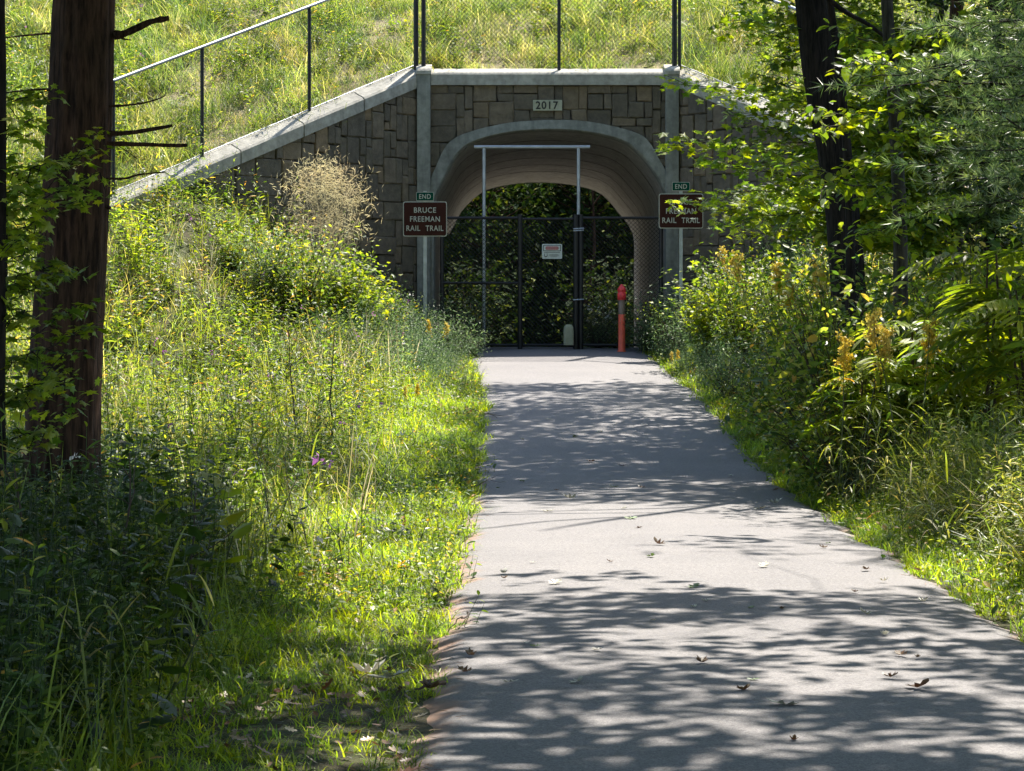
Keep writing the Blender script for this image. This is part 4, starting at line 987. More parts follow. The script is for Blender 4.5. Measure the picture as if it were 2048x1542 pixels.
# embankment grass and weeds
be = [tuft(10, .26, .005, .10, (.2, 1.1)), tuft(9, .36, .005, .11, (.3, 1.2)), tuft(12, .18, .005, .10, (.3, 1.4)), tuft(5, .5, .004, .05, (.1, .8))]
behind = lambda x, y: (y > wing_y(x)+.35) & (x > XL) & (x < XR)
pts, u = field(85000, (-14, 12), (34, 53), lambda x, y, u: behind(x, y) | ((x <= XL) & (y > 36)) | ((x >= XR) & (y > 38)))
mass('embankment_grass', be, pts, RNG.uniform(.5, 1.2, len(pts))*(.5+.9*patch(pts[:, 0], pts[:, 1], 1.2)), M['hill'], .2, 1.1, av=np.clip(.30+.7*patch(pts[:, 0], pts[:, 1], 1.5, 2)*patch(pts[:, 0], pts[:, 1], 3.9, 5)**.5+RNG.normal(0, .16, len(pts)), 0, 1))
pts, u = field(20000, (-14, 12), (34, 53), lambda x, y, u: (behind(x, y) | ((x <= XL) & (y > 36)) | ((x >= XR) & (y > 38))) & (RNG.random(len(x)) < .15+.85*(patch(x, y, 1.6, 1)+.35*patch(x, y, 5.1, 3) > .75)))
mass('embankment_weeds', [wd[0], wd[1], wd[2], wd[4]], pts, RNG.uniform(.3, 1.0, len(pts))**1.3, M['weed'], .12)
pts, u = field(5000, (-14, 12), (34, 53), lambda x, y, u: (behind(x, y) | ((x <= XL) & (y > 36))) & (patch(x, y, .9, 4) > .55))
mass('dry_grass', [tuft(8, .45, .004, .05, (.1, .7))], pts, RNG.uniform(.5, 1.0, len(pts)), M['straw'], .15)
pts, u = field(2600, (-11, 8), (11, 46), lambda x, y, u: (u > .8) & front(x, y) & (patch(x, y, .7, 4) > .55))
mass('dry_grass', [tuft(7, .8, .003, .05, (.1, .5)), tuft(9, .6, .003, .07, (.3, 1.2))], pts, RNG.uniform(.6, 1.1, len(pts)), M['straw'], .12)
hw_ = [plant(2, .7, 16, .13, NARROW, .1), plant(1, .8, 20, .14, NARROW, .05), plant(3, .5, 9, .1, LEAF, .15)]
pts, u = field(2400, (-14, 12), (36, 52), lambda x, y, u: (behind(x, y) | ((x <= XL) & (y > 36))) & (patch(x, y, 2.3, 7) > .72))
mass('embankment_tall_weeds', hw_, pts, RNG.uniform(.5, 1.1, len(pts)), M['maple'], .12)
pts, u = field(4000, (-11, 1), (18, 44), lambda x, y, u: (u > 1.0) & front(x, y) & (x < 0) & (patch(x, y, 1.9, 3) > .6))
mass('meadow_leafy_weeds', hw_, pts, RNG.uniform(.6, 1.2, len(pts)), M['maple'], .1)
pts, u = field(2200, (-11, 1), (13, 44), lambda x, y, u: (u > 1.2) & front(x, y) & (x < 0) & (patch(x, y, 1.3, 9) > .6)); nb_ = len(pts)
mass('dead_weed_stems', [plant(2, .85, 9, .03, NARROW, .1, tilt=.9), plant(1, .7, 12, .025, RHOMB, .1, tilt=.9)], pts, RNG.uniform(.6, 1.1, nb_), M['litter'], .15)
# flowers dotted in the meadow
def dots(name, mat, n, seed_cond, size):
    pts, u = field(n, (-9, 8), (12, 50), lambda x, y, u: (u > .6) & seed_cond(x, y)); pts[:, 2] += RNG.uniform(.35, .85, len(pts))*np.where(behind(pts[:, 0], pts[:, 1]), .4, 1); mb = MB()
    q = np.repeat(pts, 6, 0)+RNG.normal(size=(len(pts)*6, 3))*.018; leaves(mb, q, size, RHOMB, .9, 0); tag(mb.build(name, mat), kind='stuff')
dots('white_flowers', M['white'], 260, front, .03)
dots('purple_flowers', M['purple'], 160, front, .035)
# leaf litter and needles at the edges
pts, u = field(34000, (-3, 6), (7, 45), lambda x, y, u: (u > -.35) & (u < .5) & (RNG.random(len(x)) < np.exp(-((u-.03)/.12)**2)*np.where(x < 1, 1, .7)))
mb = MB(); pts[:, 2] = np.where(u < 0, path_z(pts[:, 1])+.012, pts[:, 2]+.02); m = len(pts)
scatter(mb, (LEAF[0]*np.array([.09, 1, .5]), LEAF[1]), pts, rots(RNG.uniform(0, 6.28, m), RNG.normal(0, .12, m), RNG.normal(0, .3, m)), RNG.uniform(.03, .09, m), RNG.uniform(.2, .9, m))
s_ = RNG.random(m) < .12; leaves(mb, pts[s_]+[0, 0, .01], .045, OAK, .25, 0)
pts, u = field(1300, (-2.5, 0), (8.5, 15), lambda x, y, u: (u > .0) & (u < 1.1) & (patch(x, y, 1.1) > .4)); leaves(mb, pts+[0, 0, .03], .052, OAK, .3, 0)
tag(mb.build('leaf_litter', M['litter']), kind='stuff')

# shrubs --------------------------------------------------------------------------------
def shrub_mesh(h, r, nb, ls, tmpl, mat, dens=26):
    mbB, mbL = MB(), MB()
    for k in range(nb):
        th = RNG.uniform(0, 6.28); rr = r*RNG.uniform(.2, 1)**.7; e = np.array([math.cos(th)*rr, math.sin(th)*rr, h*RNG.uniform(.45, 1.05)*(1-.25*rr/r)])
        ax = grow([RNG.normal()*.05, RNG.normal()*.05, -.05], e, 7, .05, -.08); tube(mbB, ax, np.linspace(.007, .002, 7), 3, caps=False)
        q = np.repeat(resample(ax, 12)[3:], dens//9+1, 0); q = q+RNG.normal(size=q.shape)*np.array([.13, .13, .09]); leaves(mbL, q, ls, tmpl, .45, .2)
    return mbB.mesh('stems', M['drystem'], True), mbL.mesh('foliage', mat)
SH = [shrub_mesh(1.6, .75, 60, .056, LEAF, M['maple'], 44), shrub_mesh(1.2, .7, 56, .05, LEAF, M['weed'], 44), shrub_mesh(1.9, .8, 70, .062, LEAF, M['weed'], 44), shrub_mesh(1.0, .6, 46, .06, NARROW, M['weedblue'], 36), shrub_mesh(1.5, .7, 60, .062, MAPLE, M['maple'], 36)]
SHW = shrub_mesh(1.9, .8, 60, .09, LEAF, M['woods'], 40)
def put(name, label, cat, meshes, x, y, s=1, group=None, rz=None, partnames=('stems', 'foliage')):
    t = thing(name, label, cat, (x, y, float(ground_z(x, y))), group, RNG.uniform(0, 6.28) if rz is None else rz); s = s*(1.28 if name == 'shrub' else 1); t.scale = (s, s, s)
    for pn, me in zip(partnames, meshes):
        o = bpy.data.objects.new(pn, me); COL.objects.link(o); o.parent = t
    return t
def at(px, Y): return (px-1024)/F*Y
RSH = 'shrubs right of the path'
for (px, Y, k, s_, lab) in [(1440, 41, 4, .9, 'leafy shrub just right of the right trail sign post'), (1500, 38.5, 0, 1.0, 'round shrub under the maple sprays in front of the right wing wall'), (1580, 36.5, 2, .9, 'tall green shrub left of the leaning trunk foot'),
                            (1640, 34, 0, .95, 'shrub behind the base of the leaning trunk'), (1760, 35, 4, 1.0, 'bright shrub seen between the two right trunks'), (1840, 34, 2, .95, 'shrub right of the slender grey trunk'),
                            (1930, 32, 0, 1.1, 'big shrub behind the sumac at the right'), (2010, 30, 2, 1.0, 'tall shrub at the far right behind the pinnate leaves'), (1400, 43, 3, .9, 'grey green shrub at the foot of the right pilaster'), (1350, 42.5, 3, .7, 'low grey green bush right beside the path end'),
                            (1585, 31, 1, .75, 'dark low shrub in the shade right of the path'), (1620, 29.5, 1, .85, 'dark shrub in front of the leaning trunk'), (1720, 28.5, 1, .95, 'shaded shrub under the goldenrods'), (1810, 26.5, 1, .95, 'deep shaded shrub below the slender trunk'), (1930, 25, 2, .75, 'shaded shrub behind the lit tall grass'), (2040, 24.5, 1, 1.1, 'dark shrub cut by the right edge of the frame'),
                            (1880, 28, 4, .9, 'shrub between the slender trunk and the sumac'), (1560, 34, 3, .9, 'pale shrub in half shade behind the dark low shrub'), (1460, 36, 3, .7, 'small grey green bush on the sunlit right verge'),
                            (1665, 25.5, 1, 1.1, 'dark dense shrub covering the left side of the leaning trunk foot'), (1690, 23.8, 1, .8, 'dark shrub directly in front of the leaning trunk'), (1790, 23.3, 1, .55, 'dark shrub in front of the slender trunk foot'), (1590, 28.5, 1, .4, 'low dark shrub along the shaded right path verge'), (1900, 22.5, 1, .5, 'dark shrub left of the tallest sumac'), (1990, 21.8, 1, .5, 'dark shrub in front of the tallest sumac'), (1715, 24.6, 2, 1.0, 'tall shaded shrub hiding the foot of the leaning trunk'), (1745, 25.4, 0, 1.0, 'tall shaded shrub between the trunk foot and the sumacs'), (1850, 29, 2, 1.15, 'tall shrub rising right of the slender trunk'), (2000, 27.5, 0, 1.35, 'tall shrub under the pine boughs at the right edge'), (1720, 23.4, 3, .4, 'small dark bush nearest the shaded right path edge'), (1530, 33, 1, .6, 'low shrub where the right verge passes into shade')]:
    put('shrub', lab, 'shrub', SH[k], at(px, Y), Y, s_, RSH)
LSH = 'bushes on the left slope'
for (px, Y, k, s_, lab) in [(900, 42.6, 3, .85, 'silvery bush left of the path end below the trail sign'), (790, 42.5, 3, .75, 'pale bush beside the left sign post'), (560, 40.5, 4, .55, 'leafy bush below the left wing wall'), (470, 40, 0, .5, 'small leafy bush left of the dry grass clump'), (940, 43.5, 3, .55, 'small silvery bush at the left end of the gate'), (660, 41.5, 1, .6, 'dark green bush under the dry grass clump'), (600, 39.6, 1, 1.3, 'bush hiding the foot of the dry grass clump'), (700, 40.2, 4, 1.0, 'lobed leaved bush right in front of the dry grass clump'), (530, 39.6, 3, 1.1, 'grey green bush left in front of the dry grass clump'), (760, 41.5, 1, .8, 'dark bush between the dry grass clump and the left sign'), (905, 44.6, 3, 1.0, 'silvery bush hiding the left leg of the arch'), (938, 44.9, 3, .6, 'small silvery bush at the left corner of the path end'), (1294, 45.0, 3, .9, 'feathery bush crowding the right corner of the path end'), (1345, 43.6, 0, .6, 'bright leafy bush in front of the right arch leg'), (1332, 44.5, 3, 1.2, 'silvery bush hiding the right leg of the arch'), (1300, 44.7, 3, .55, 'low bush right of the red bollard'), (60, 14.5, 0, .5, 'shaded bush at the foot of the large left trunk'), (230, 13.6, 1, .5, 'shaded low bush in the left foreground')]:
    put('bush', lab, 'bush', SH[k], at(px, Y), Y, s_, LSH)
# beyond the gate
for (px, Y, k, s_, lab) in [(1195, 45.95, 3, .8, 'sunlit weedy bush growing behind the gate right of the post'), (1235, 45.9, 1, .5, 'small orange tinged bush behind the red bollard')]:
    put('bush', lab, 'bush', SH[k], at(px, Y), Y, s_)
# sumac: long compound leaves
def compound(mb, p, yaw, L, a, nl=9, droop=.5):
    pts = []; dirh = np.array([-math.sin(yaw), math.cos(yaw), 0])
    for k in range(12):
        t = k/11; pts.append(p+dirh*L*t*.9+np.array([0, 0, L*(.35*t-droop*t*t)]))
    pts = np.array(pts); tube(mb, pts, np.linspace(.004, .0015, 12), 3, .9, caps=False)
    q = resample(pts, nl+1)[1:]; side = np.ones(nl)
    for s_ in (-1, 1):
        scatter(mb, NARROW, q, rots(np.full(nl, yaw+s_*1.05), RNG.normal(-.3, .12, nl), RNG.normal(0, .2, nl)), L*.42*np.sin(np.linspace(.6, 2.6, nl)), np.clip(a+RNG.normal(0, .15, nl), 0, 1))
    scatter(mb, NARROW, pts[-1:], rots(np.array([yaw]), np.array([-.6]), np.array([0.])), L*.3, a)
def sumac_mesh(h, nlv, L):
    mbB, mbL = MB(), MB()
    for s_ in range(3):
        top = np.array([RNG.normal()*.25, RNG.normal()*.25, h*RNG.uniform(.7, 1)]); ax = grow([RNG.normal()*.06, RNG.normal()*.06, -.05], top, 8, .03); tube(mbB, ax, np.linspace(.016, .006, 8), 5)
        for k in range(nlv):
            compound(mbL, ax[-1]*(1-.06*k)+(ax[0]*.06*k), k*2.4+s_, L*RNG.uniform(.7, 1.1), RNG.uniform(.3, 1))
    return mbB.mesh('stems', M['drystem'], True), mbL.mesh('foliage', M['maple'])
SU = [sumac_mesh(1.5, 9, .55), sumac_mesh(1.15, 8, .5)]
for (px, Y, k, s_, lab) in [(1960, 23.6, 0, 1.5, 'sumac with long bright pinnate leaves at the right edge'), (1820, 24.2, 1, 1.4, 'sumac with drooping yellow green leaves below the slender trunk'), (1725, 23.6, 1, 1.15, 'lower sumac with drooping leaves under the leaning trunk'), (2055, 23, 0, 1.3, 'sumac cut by the right edge of the frame'), (1895, 25.5, 0, 1.2, 'sumac standing behind the two lower ones')]:
    put('sumac', lab, 'shrub', SU[k], at(px, Y), Y, s_, 'sumacs right of the path')
mb = MB()
for k in range(46):
    q = np.array([at(RNG.uniform(1172, 1232), 45.9), 45.9+RNG.uniform(-.15, .2), float(path_z(45.9))+RNG.uniform(.15, .78)]); leaves(mb, q+RNG.normal(size=(5, 3))*.02, .035, RHOMB, .9, 0)
tag(mb.build('pale_flowers', M['white']), kind='stuff')
# goldenrods
def goldenrod_mesh(h):
    mbS, mbL, mbF = MB(), MB(), MB()
    for s_ in range(2):
        top = np.array([RNG.normal()*.12, RNG.normal()*.12, h*RNG.uniform(.8, 1)]); ax = grow([RNG.normal()*.04, RNG.normal()*.04, -.05], top, 8, .02); tube(mbS, ax, np.linspace(.006, .003, 8), 4, caps=False)
        q = resample(ax, 24)[4:20]; n_ = len(q); scatter(mbL, NARROW, q, rots(np.arange(n_)*2.4, RNG.normal(.1, .3, n_), np.zeros(n_)), .12, RNG.random(n_))
        for b_ in range(7):
            th = b_*2.4; e = ax[-1]+np.array([math.cos(th)*.045, math.sin(th)*.045, .03-.035*b_]); st = ax[-1]+[0, 0, -.03*b_]; w = resample(grow(st, e, 4, .03, -.1), 16)
            leaves(mbF, np.repeat(w, 4, 0)+RNG.normal(size=(64, 3))*.012, .022, RHOMB, .9, 0)
        w = resample(ax[-3:], 20); leaves(mbF, np.repeat(w, 4, 0)+RNG.normal(size=(80, 3))*.014, .022, RHOMB, .9, 0)
    return mbS.mesh('stems', M['stem'], True), mbL.mesh('leaves', M['weed']), mbF.mesh('flower_plume', M['flower'])
GR = [goldenrod_mesh(1.25), goldenrod_mesh(.95)]
for (px, Y, k, s_, lab) in [(1705, 23.0, 0, 1.3, 'tall yellow goldenrod plume in front of the leaning trunk foot'), (1810, 22.8, 0, 1.4, 'goldenrod with orange plume below the slender trunk'), (1420, 40, 0, 1.55, 'goldenrod by the right trail sign'), (1520, 36.8, 0, 1.55, 'goldenrod flowering under the maple sprays'), (1580, 35, 0, 1.55, 'goldenrod flowering left of the leaning trunk'), (1650, 33.5, 0, 1.55, 'goldenrod behind the leaning trunk base'), (1760, 32, 0, 1.55, 'goldenrod between the two right trunks'), (870, 41, 1, .8, 'goldenrod beside the silvery bush left of the path end'), (820, 33, 1, .55, 'goldenrod in the meadow near the left path edge'), (1345, 39.5, 1, .5, 'short goldenrod on the right path edge')]:
    put('goldenrod', lab, 'wildflower', GR[k], at(px, Y), Y, s_, 'goldenrods in bloom', partnames=('stems', 'leaves', 'flower_plume'))
# tall leafy arching grasses on the right verge and left foreground
def reed_mesh(h, nst=5, bw=.011):
    mbS, mbL = MB(), MB()
    for s_ in range(nst):
        top = np.array([RNG.normal()*.2, RNG.normal()*.15, h*RNG.uniform(.75, 1.05)]); ax = grow([RNG.normal()*.08, RNG.normal()*.08, -.05], top, 8, .02); tube(mbS, ax, np.linspace(.004, .002, 8), 3, caps=False)
        q = resample(ax, 10)[2:]
        for p_ in q: scatter(mbL, arch(bw/.3*RNG.uniform(.4, .85), 7, RNG.uniform(.5, 2.0), RNG.uniform(.3, 2.2)), p_[None], rots(RNG.uniform(0, 6.28, 1), RNG.normal(0, .2, 1), np.zeros(1)), .26*RNG.uniform(.5, 1.3, 1), RNG.random())
    return mbS.mesh('stems', M['stem'], True), mbL.mesh('blades', M['grass'])
RE = [reed_mesh(.95), reed_mesh(.7), reed_mesh(.5, 4)]
spots = [(1725, 21.6, 0, 'arching leafy grass nearest the path on the right sunlit verge'), (1795, 21.2, 0, 'tall arching grass with drooping tips against the dark shade'), (1865, 21.5, 0, 'arching grass right of the tallest drooping one'), (1935, 19.6, 1, 'bright arching grass left of the seed stalks'), (1990, 19, 0, 'tall arching grass near the right edge of the frame'), (1700, 22.6, 1, 'shorter arching grass at the border of shade and sun'), (2035, 18.2, 1, 'arching grass cut by the right edge'), (1840, 19.8, 2, 'short leafy grass at the foot of the arching ones'), (1920, 18, 2, 'short leafy grass in front of the right verge weeds'), (90, 11.2, 1, 'arching grass in the dark lower left foreground'), (300, 10.8, 2, 'short arching grass at the bottom left corner'), (80, 10.2, 2, 'lit grass tuft at the bottom left corner of the frame'), (560, 17.6, 0, 'dark arching grass in the middle of the left weeds'), (720, 21.5, 1, 'arching grass left of the path at the shade line'), (700, 17.5, 1, 'arching grass rising above the bright ground cover left')]
for (px, Y, k, lab) in spots:
    put('arching_grass', lab, 'tall grass', RE[k], at(px, Y), Y, 1.0, 'arching grasses on the verges', partnames=('stems', 'blades'))
# dry wispy grass clump against the wing wall
mb = MB(); c_ = P(650, 400, 41.3); g_ = float(ground_z(c_[0], 41.3)); hh_ = P(0, 325, 41.3)[2]-g_
w_ = thing('dry_grass_clump', 'pale wispy dry grass clump against the left wing wall', 'grass clump', (c_[0], 41.3, g_))
for k in range(190):
    th = RNG.uniform(0, 6.28); r_ = .62*RNG.random()**.7; h_ = hh_*(1-.42*RNG.random()**1.6)*(1-.2*(r_/.62)**2); b0 = np.array([c_[0]+math.cos(th)*.15, 41.3+math.sin(th)*.12, g_])
    e = np.array([c_[0]+math.cos(th)*r_, 41.3+math.sin(th)*r_*.8, g_+h_]); q = grow(b0, e, 6, .08, .08); d_ = RNG.normal(size=3)*.0007
    V = np.concatenate([q+d_, q-d_]); mb.add(V, [(j, j+1, 7+j, 6+j) for j in range(5)], RNG.random())
    nf = 15; s_ = q[-1]+RNG.normal(size=(nf, 3))*[.15, .1, .10]; yw = RNG.uniform(0, 6.28, nf)
    scatter(mb, (NARROW[0]*np.array([.14, 1, 1]), NARROW[1]), s_, rots(yw, RNG.normal(.3, .7, nf), np.zeros(nf)), RNG.uniform(.05, .13, nf), RNG.uniform(.5, 1, nf))
mb.build_at('blades', M['straw'], w_)
# bright broad-leaved plants
def big_mesh(h, n, L):
    mbS, mbL = MB(), MB()
    for k in range(n):
        th = k*2.4; e = np.array([math.cos(th)*.14, math.sin(th)*.14, h*(.4+.6*k/n)]); tube(mbS, grow([0, 0, -.03], e, 4, .03), [.005]*4, 3, caps=False)
        scatter(mbL, BROAD, e[None], rots(np.array([th-1.57]), np.array([RNG.normal(.2, .3)]), np.array([RNG.normal(0, .3)])), L*RNG.uniform(.8, 1.1), RNG.uniform(.6, 1))
    return mbS.mesh('stems', M['stem']), mbL.mesh('leaves', M['maple'])
BG = [big_mesh(.75, 8, .19), big_mesh(.5, 6, .15)]
for (px, Y, k, s_, lab) in [(385, 15.4, 0, 1.05, 'broad yellow green leaves catching the sun in the left weeds'), (215, 19, 1, 1.3, 'sunlit broad leaves just right of the large left trunk'), (420, 14.8, 1, .9, 'broad leaved plant below the brightest one on the left'), (230, 17.6, 1, 1.2, 'broad leaved plant at the right foot of the large trunk'), (180, 13.5, 0, .8, 'broad leaved plant in front of the large trunk base')]:
    put('broadleaf_plant', lab, 'plant', BG[k], at(px, Y), Y, s_, 'broad leaved plants', partnames=('stems', 'leaves'))
mu = MB(); ml = MB(); c_ = P(290, 480, 38.5); g_ = float(ground_z(c_[0], 38.5)); m_ = thing('leafy_plant', 'bright upright leafy plant at the low end of the left wing wall', 'plant', (c_[0], 38.5, g_))
for s_ in range(5):
    ax = grow([c_[0]+RNG.normal()*.1, 38.5, g_-.05], [c_[0]+RNG.normal()*.22, 38.5+RNG.normal()*.1, P(0, 395, 38.5)[2]-abs(RNG.normal())*.3], 7, .03); tube(mu, ax, np.linspace(.007, .003, 7), 4)
    q = resample(ax, 30)[5:]; ml_n = len(q); scatter(ml, NARROW, q, rots(np.arange(ml_n)*2.4, RNG.normal(.3, .3, ml_n), np.zeros(ml_n)), .17, RNG.uniform(.6, 1, ml_n))
mu.build_at('stems', M['stem'], m_); ml.build_at('leaves', M['lawn'], m_)
# dark dead stalks in the left foreground
for (px, Y, top, lab) in [(235, 13.2, 905, 'dark branching dead stalk in the left foreground weeds'), (375, 12.8, 985, 'dark dead stalk right of the taller one in the left weeds'), (590, 29, 630, 'thin dark stalk standing in the sunlit meadow'), (655, 28, 655, 'dark forked stalk in the middle of the meadow'), (40, 12.6, 930, 'dark dead stalk at the left edge of the frame')]:
    b_ = P(px, 1200, Y); g_ = float(ground_z(b_[0], Y)); st = thing('dead_stalk', lab, 'stalk', (b_[0], Y, g_)); h_ = P(0, top, Y)[2]-g_
    mb = MB(); ax = grow([b_[0], Y, g_-.05], [b_[0]+RNG.normal()*.06, Y, g_+h_], 9, .03); r_ = .009 if Y < 20 else .012; tube(mb, ax, np.linspace(r_, .003, 9), 5)
    mb2 = MB()
    for k in range(9):
        p = ax[2+k*6//9]; tube(mb2, grow(p, p+[RNG.normal()*.16, RNG.normal()*.1, RNG.uniform(.08, .28)], 5, .08), np.linspace(r_*.4, .0015, 5), 3, caps=False)
    mb.build_at('stem', M['drystem'], st); mb2.build_at('side_twigs', M['drystem'], st)

# fallen leaves and twigs on the path ------------------------------------------------------
def fleaf(mat, curl, seed):
    r_ = np.random.default_rng(seed); V = OAK[0].copy(); V[:, 2] = curl*(V[:, 0]**2*2.5+(V[:, 1]-.5)**2*1.4)+r_.normal(0, .02, len(V)); V[:, 1] -= .5
    return MB().add(V, OAK[1].copy(), r_.random()).mesh('fallen_leaf', mat)
FLV = [fleaf(M['paleleaf'], .35, 1), fleaf(M['litter'], .8, 2), fleaf(M['greenleaf'], .4, 3), fleaf(M['paleleaf'], .8, 4), fleaf(M['litter'], .5, 5)]
kinds = ['pale bleached', 'curled brown', 'greenish', 'pale curled', 'flat brown']
def path_at(px, py):
    lo, hi = 7.0, 46.0
    for _ in range(50):
        m_ = (lo+hi)/2
        if HZ+(EYE-float(path_z(m_)))*F/m_ > py: lo = m_
        else: hi = m_
    return at(px, lo), lo
hand = [(1570, 1418, 0, .16, 'large pale oak leaf lying alone in the dappled foreground'), (1318, 1093, 1, .12, 'dark brown curled leaf on the bright stretch of path'), (1262, 1042, 2, .13, 'olive leaf on the sunlit path just below the shade edge'), (1388, 1180, 2, .12, 'tan green oak leaf in the sunny middle of the path'), (1402, 1332, 1, .1, 'small reddish brown leaf in the dappled foreground'), (1110, 1172, 0, .12, 'pale leaf on the left side of the path before the dapples'), (1528, 1137, 0, .12, 'pale leaf near the right of the sunny stretch'), (1096, 1027, 0, .13, 'pale leaf at the left where the shade ends'), (1835, 1382, 4, .15, 'dark twisted leaf on the right foreground asphalt'), (1278, 1060, 4, .08, 'small leaf just below the olive one'), (1140, 1000, 3, .16, 'curled leaf in the shade near the path centre'), (1200, 868, 3, .12, 'pale curled leaf in the far part of the shade'), (1150, 876, 2, .13, 'greenish leaf in the far part of the shade'), (1245, 935, 4, .1, 'dark upright leaf in the shade at mid path'), (1180, 926, 4, .14, 'dark and pale leaf pair left of mid path in the shade'), (1044, 966, 2, .12, 'green leaf at the left side of the shaded path'), (1286, 978, 4, .1, 'dark leaf near the path centre in shade'), (1550, 1010, 3, .15, 'curled leaf near the right edge at the shade end'), (1520, 1022, 0, .12, 'pale leaf beside the curled one near the right edge'), (1462, 955, 0, .1, 'small pale leaf in the shade on the right side'), (1290, 853, 0, .1, 'small pale leaf high in the shaded path'), (1095, 841, 0, .1, 'pale leaf at the upper left of the shade'), (780, 1372, 0, .22, 'large bleached leaves lying on the bare dirt left of the path'), (740, 1365, 3, .18, 'curled bleached leaf on the bare dirt left of the path'), (860, 1385, 1, .16, 'brown leaf at the left edge of the path in the foreground')]
for (px, py, k, s_, lab) in hand:
    x_, y_ = path_at(px, py); o = bpy.data.objects.new('fallen_leaf', FLV[k]); COL.objects.link(o)
    z_ = float(path_z(y_))+.018 if x_ > -.42 else float(ground_z(x_, y_))+.06
    o.location = (x_, y_, z_); o.rotation_euler = (RNG.normal(0, .1), RNG.normal(0, .1), RNG.uniform(0, 6.28)); o.scale = (s_, s_, s_); tag(o, lab, 'leaf', 'fallen leaves on the path')
zn = {0: 'in the dappled foreground', 1: 'on the bright sunny stretch', 2: 'in the long shade', 3: 'on the bright far end'}
for i_ in range(46):
    y_ = 1/RNG.uniform(1/44, 1/10); x_ = path_xc(y_)+RNG.choice([-1, 1])*1.45*RNG.random()**.6; k = int(RNG.integers(0, 5)); z = 0 if y_ < 16.6 else 1 if y_ < 24 else 2 if y_ < 38.5 else 3
    o = bpy.data.objects.new('fallen_leaf', FLV[k]); COL.objects.link(o); s_ = RNG.uniform(.05, .1)
    o.location = (x_, y_, float(path_z(y_))+.016); o.rotation_euler = (RNG.normal(0, .12), RNG.normal(0, .12), RNG.uniform(0, 6.28)); o.scale = (s_, s_, s_)
    side_ = 'left' if x_ < path_xc(y_)-.5 else 'right' if x_ > path_xc(y_)+.5 else 'middle'
    tag(o, f"small {kinds[k]} leaf {zn[z]}, {side_} of the path", 'leaf', f"small {kinds[k]} leaves {zn[z]} {side_}")
for (px, py, px2, py2, r_, lab) in [(925, 826, 1015, 852, .006, 'thin dark twig sticking out over the left path edge in the far shade'), (940, 832, 1000, 836, .005, 'second thin twig over the left path edge'), (935, 1240, 905, 1262, .007, 'twig on the left path edge by the dapples'), (890, 1383, 830, 1390, .012, 'thick stick among leaves left of the path'), (1668, 1010, 1700, 1030, .005, 'short twig at the right path edge'), (930, 985, 1010, 965, .004, 'fine dry twig at the left edge of the shaded path'), (1370, 765, 1450, 752, .004, 'thin arching straw at the far right path edge')]:
    a_, b_ = path_at(px, py), path_at(px2, py2); mb = MB(); A_ = np.array([a_[0], a_[1], float(path_z(a_[1]))+.04]); B_ = np.array([b_[0], b_[1], float(path_z(b_[1]))+.025])
    if abs(A_[1]-B_[1]) > 1: B_[1] = A_[1]+np.sign(B_[1]-A_[1])
    q = grow(A_, B_, 9, .05); tube(mb, q, np.linspace(r_, r_*.3, 9), 5)
    tw = grow(q[4], q[4]+(B_-A_)*.4+[.05, .1, .02], 5, .06); tube(mb, tw, np.linspace(r_*.5, r_*.2, 5), 4); tag(mb.build('twig', M['drystem']), lab, 'twig')

# woods beyond the tunnel and behind the embankment ------------------------------------------
def wood_tree(h, r, n, ls):
    mbT, mbL = MB(), MB(); tp_ = trunk_mesh(mbT, [(0, 0, -.2), (.1, 0, h*.3), (-.1, .1, h*.6), (0, 0, h)], [r, r*.8, r*.5, r*.1], 10)
    cs_ = []
    for k in range(n):
        z = h*RNG.uniform(.12, 1); rr = h*.28*math.sqrt(1-abs(z/h-.5)**1.5)*RNG.uniform(.2, 1); th = RNG.uniform(0, 6.28); e = np.array([math.cos(th)*rr, math.sin(th)*rr, z])
        j = int(np.argmin(np.abs(tp_[:, 2]-z*.85))); tube(mbT, grow(tp_[j], e, 5, .05), np.linspace(.03, .008, 5), 4, caps=False); cs_.append(e)
    cs_ = np.array(cs_); q = np.repeat(cs_, 60, 0)+RNG.normal(size=(len(cs_)*60, 3))*np.array([.5, .5, .28]); leaves(mbL, q, ls, RHOMB, .6, .2)
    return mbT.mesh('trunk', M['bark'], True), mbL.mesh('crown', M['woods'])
WT = [wood_tree(9, .16, 110, .2), wood_tree(12, .2, 130, .22), wood_tree(6, .09, 80, .16)]
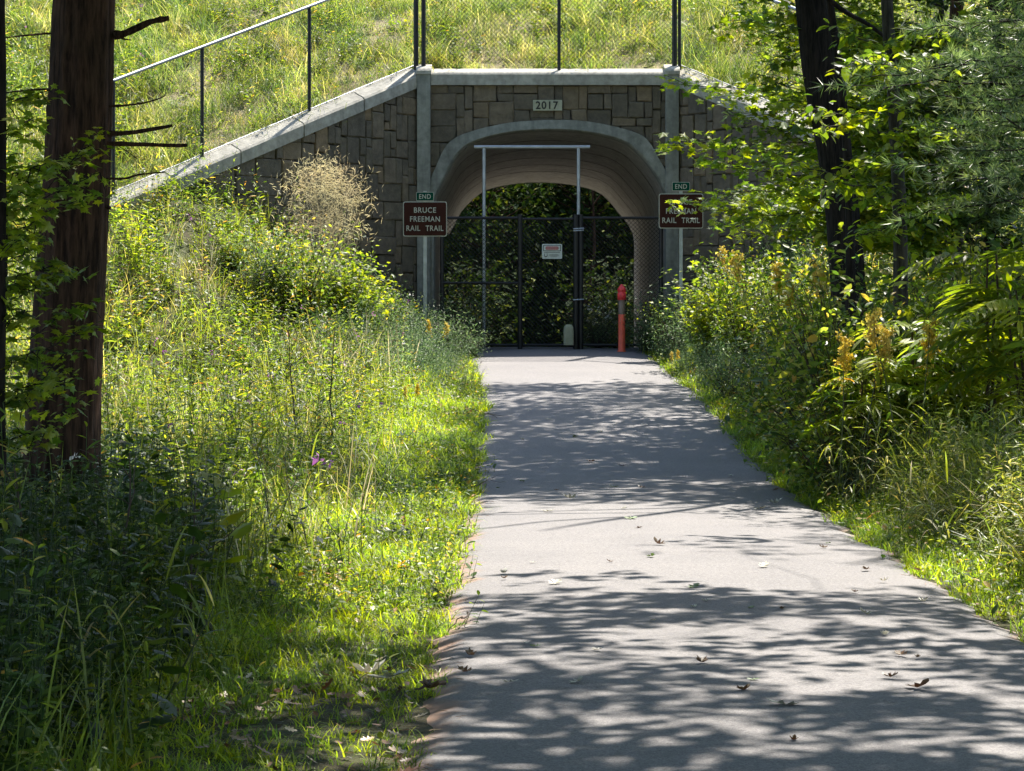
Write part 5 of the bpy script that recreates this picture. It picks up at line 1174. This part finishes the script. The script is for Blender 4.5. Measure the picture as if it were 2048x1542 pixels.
wl = [(-.6, 66, 2, .9, 'small tree seen through the arch on the left side'), (1.9, 68, 2, 1.0, 'small tree seen through the arch on the right side'), (.7, 78, 0, 1.0, 'tree in the middle of the woods beyond the arch'), (2.6, 75, 0, 1.0, 'dark tree beyond the arch at the right'), (-1.6, 76, 0, 1.0, 'dark tree beyond the arch at the left'), (.2, 86, 1, 1.0, 'tall tree farther back beyond the arch'), (3.5, 88, 1, 1.0, 'tall tree far back right of the arch'), (-3, 88, 1, 1.0, 'tall tree far back left of the arch'), (1.5, 95, 1, 1.1, 'farthest tall tree beyond the arch')]
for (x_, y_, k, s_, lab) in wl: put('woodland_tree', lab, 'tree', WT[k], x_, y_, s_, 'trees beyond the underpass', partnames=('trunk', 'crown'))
for (x_, y_, lab) in [(2.2, 72.5, 'tree close behind the first small ones beyond the arch'), (-.4, 73, 'tree left of centre shading the trail beyond the arch'), (4.6, 77, 'tree right of the trail shading it beyond the arch'), (5.5, 71, 'tree at the right shoulder of the far trail'), (.9, 81, 'thick crowned tree on the line of the far trail'), (-3.2, 79, 'tree at the left shoulder of the far trail')]: put('woodland_tree', lab, 'tree', WT[1], x_, y_, 1.0, 'trees beyond the underpass', partnames=('trunk', 'crown'))  # extra tall trees added to shade the woods behind the arch
k_ = 0
for x_ in list(np.arange(-26, 28, 3.6)):
    k_ += 1; y_ = 66+RNG.uniform(-2, 8)
    if abs(x_-.6) < 3: y_ += 12
    put('woodland_tree', f"woodland tree rising behind the grassy embankment", 'tree', WT[k_ % 2], float(x_), float(y_), float(RNG.uniform(.9, 1.3)), 'trees behind the embankment', partnames=('trunk', 'crown'))
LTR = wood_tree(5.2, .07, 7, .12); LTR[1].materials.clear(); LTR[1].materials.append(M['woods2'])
for (x_, y_, lab) in [(1.9, 66, 'small brighter leaved tree just beyond the arch right of centre')]: put('woodland_tree', lab, 'tree', LTR, x_, y_, 1.0, 'trees beyond the underpass', partnames=('trunk', 'crown'))
for (x_, y_, lab) in [(-.9, 62, 'bush beyond the arch on the left'), (2.2, 61.5, 'bush beyond the arch on the right'), (.4, 70, 'bush beyond the arch in the middle'), (1.4, 72, 'bush beyond the arch right of the middle'), (-.3, 74, 'bush beyond the arch left of the middle')]:
    put('woodland_bush', lab, 'bush', SHW, x_, y_, 1.4, 'bushes beyond the underpass')
cy = scene.cycles
cy.max_bounces = 8; cy.diffuse_bounces = 4; cy.transmission_bounces = 4; cy.transparent_max_bounces = 4; cy.glossy_bounces = 2
cy.sample_clamp_indirect = 6.0; cy.use_adaptive_sampling = True; cy.adaptive_threshold = .02
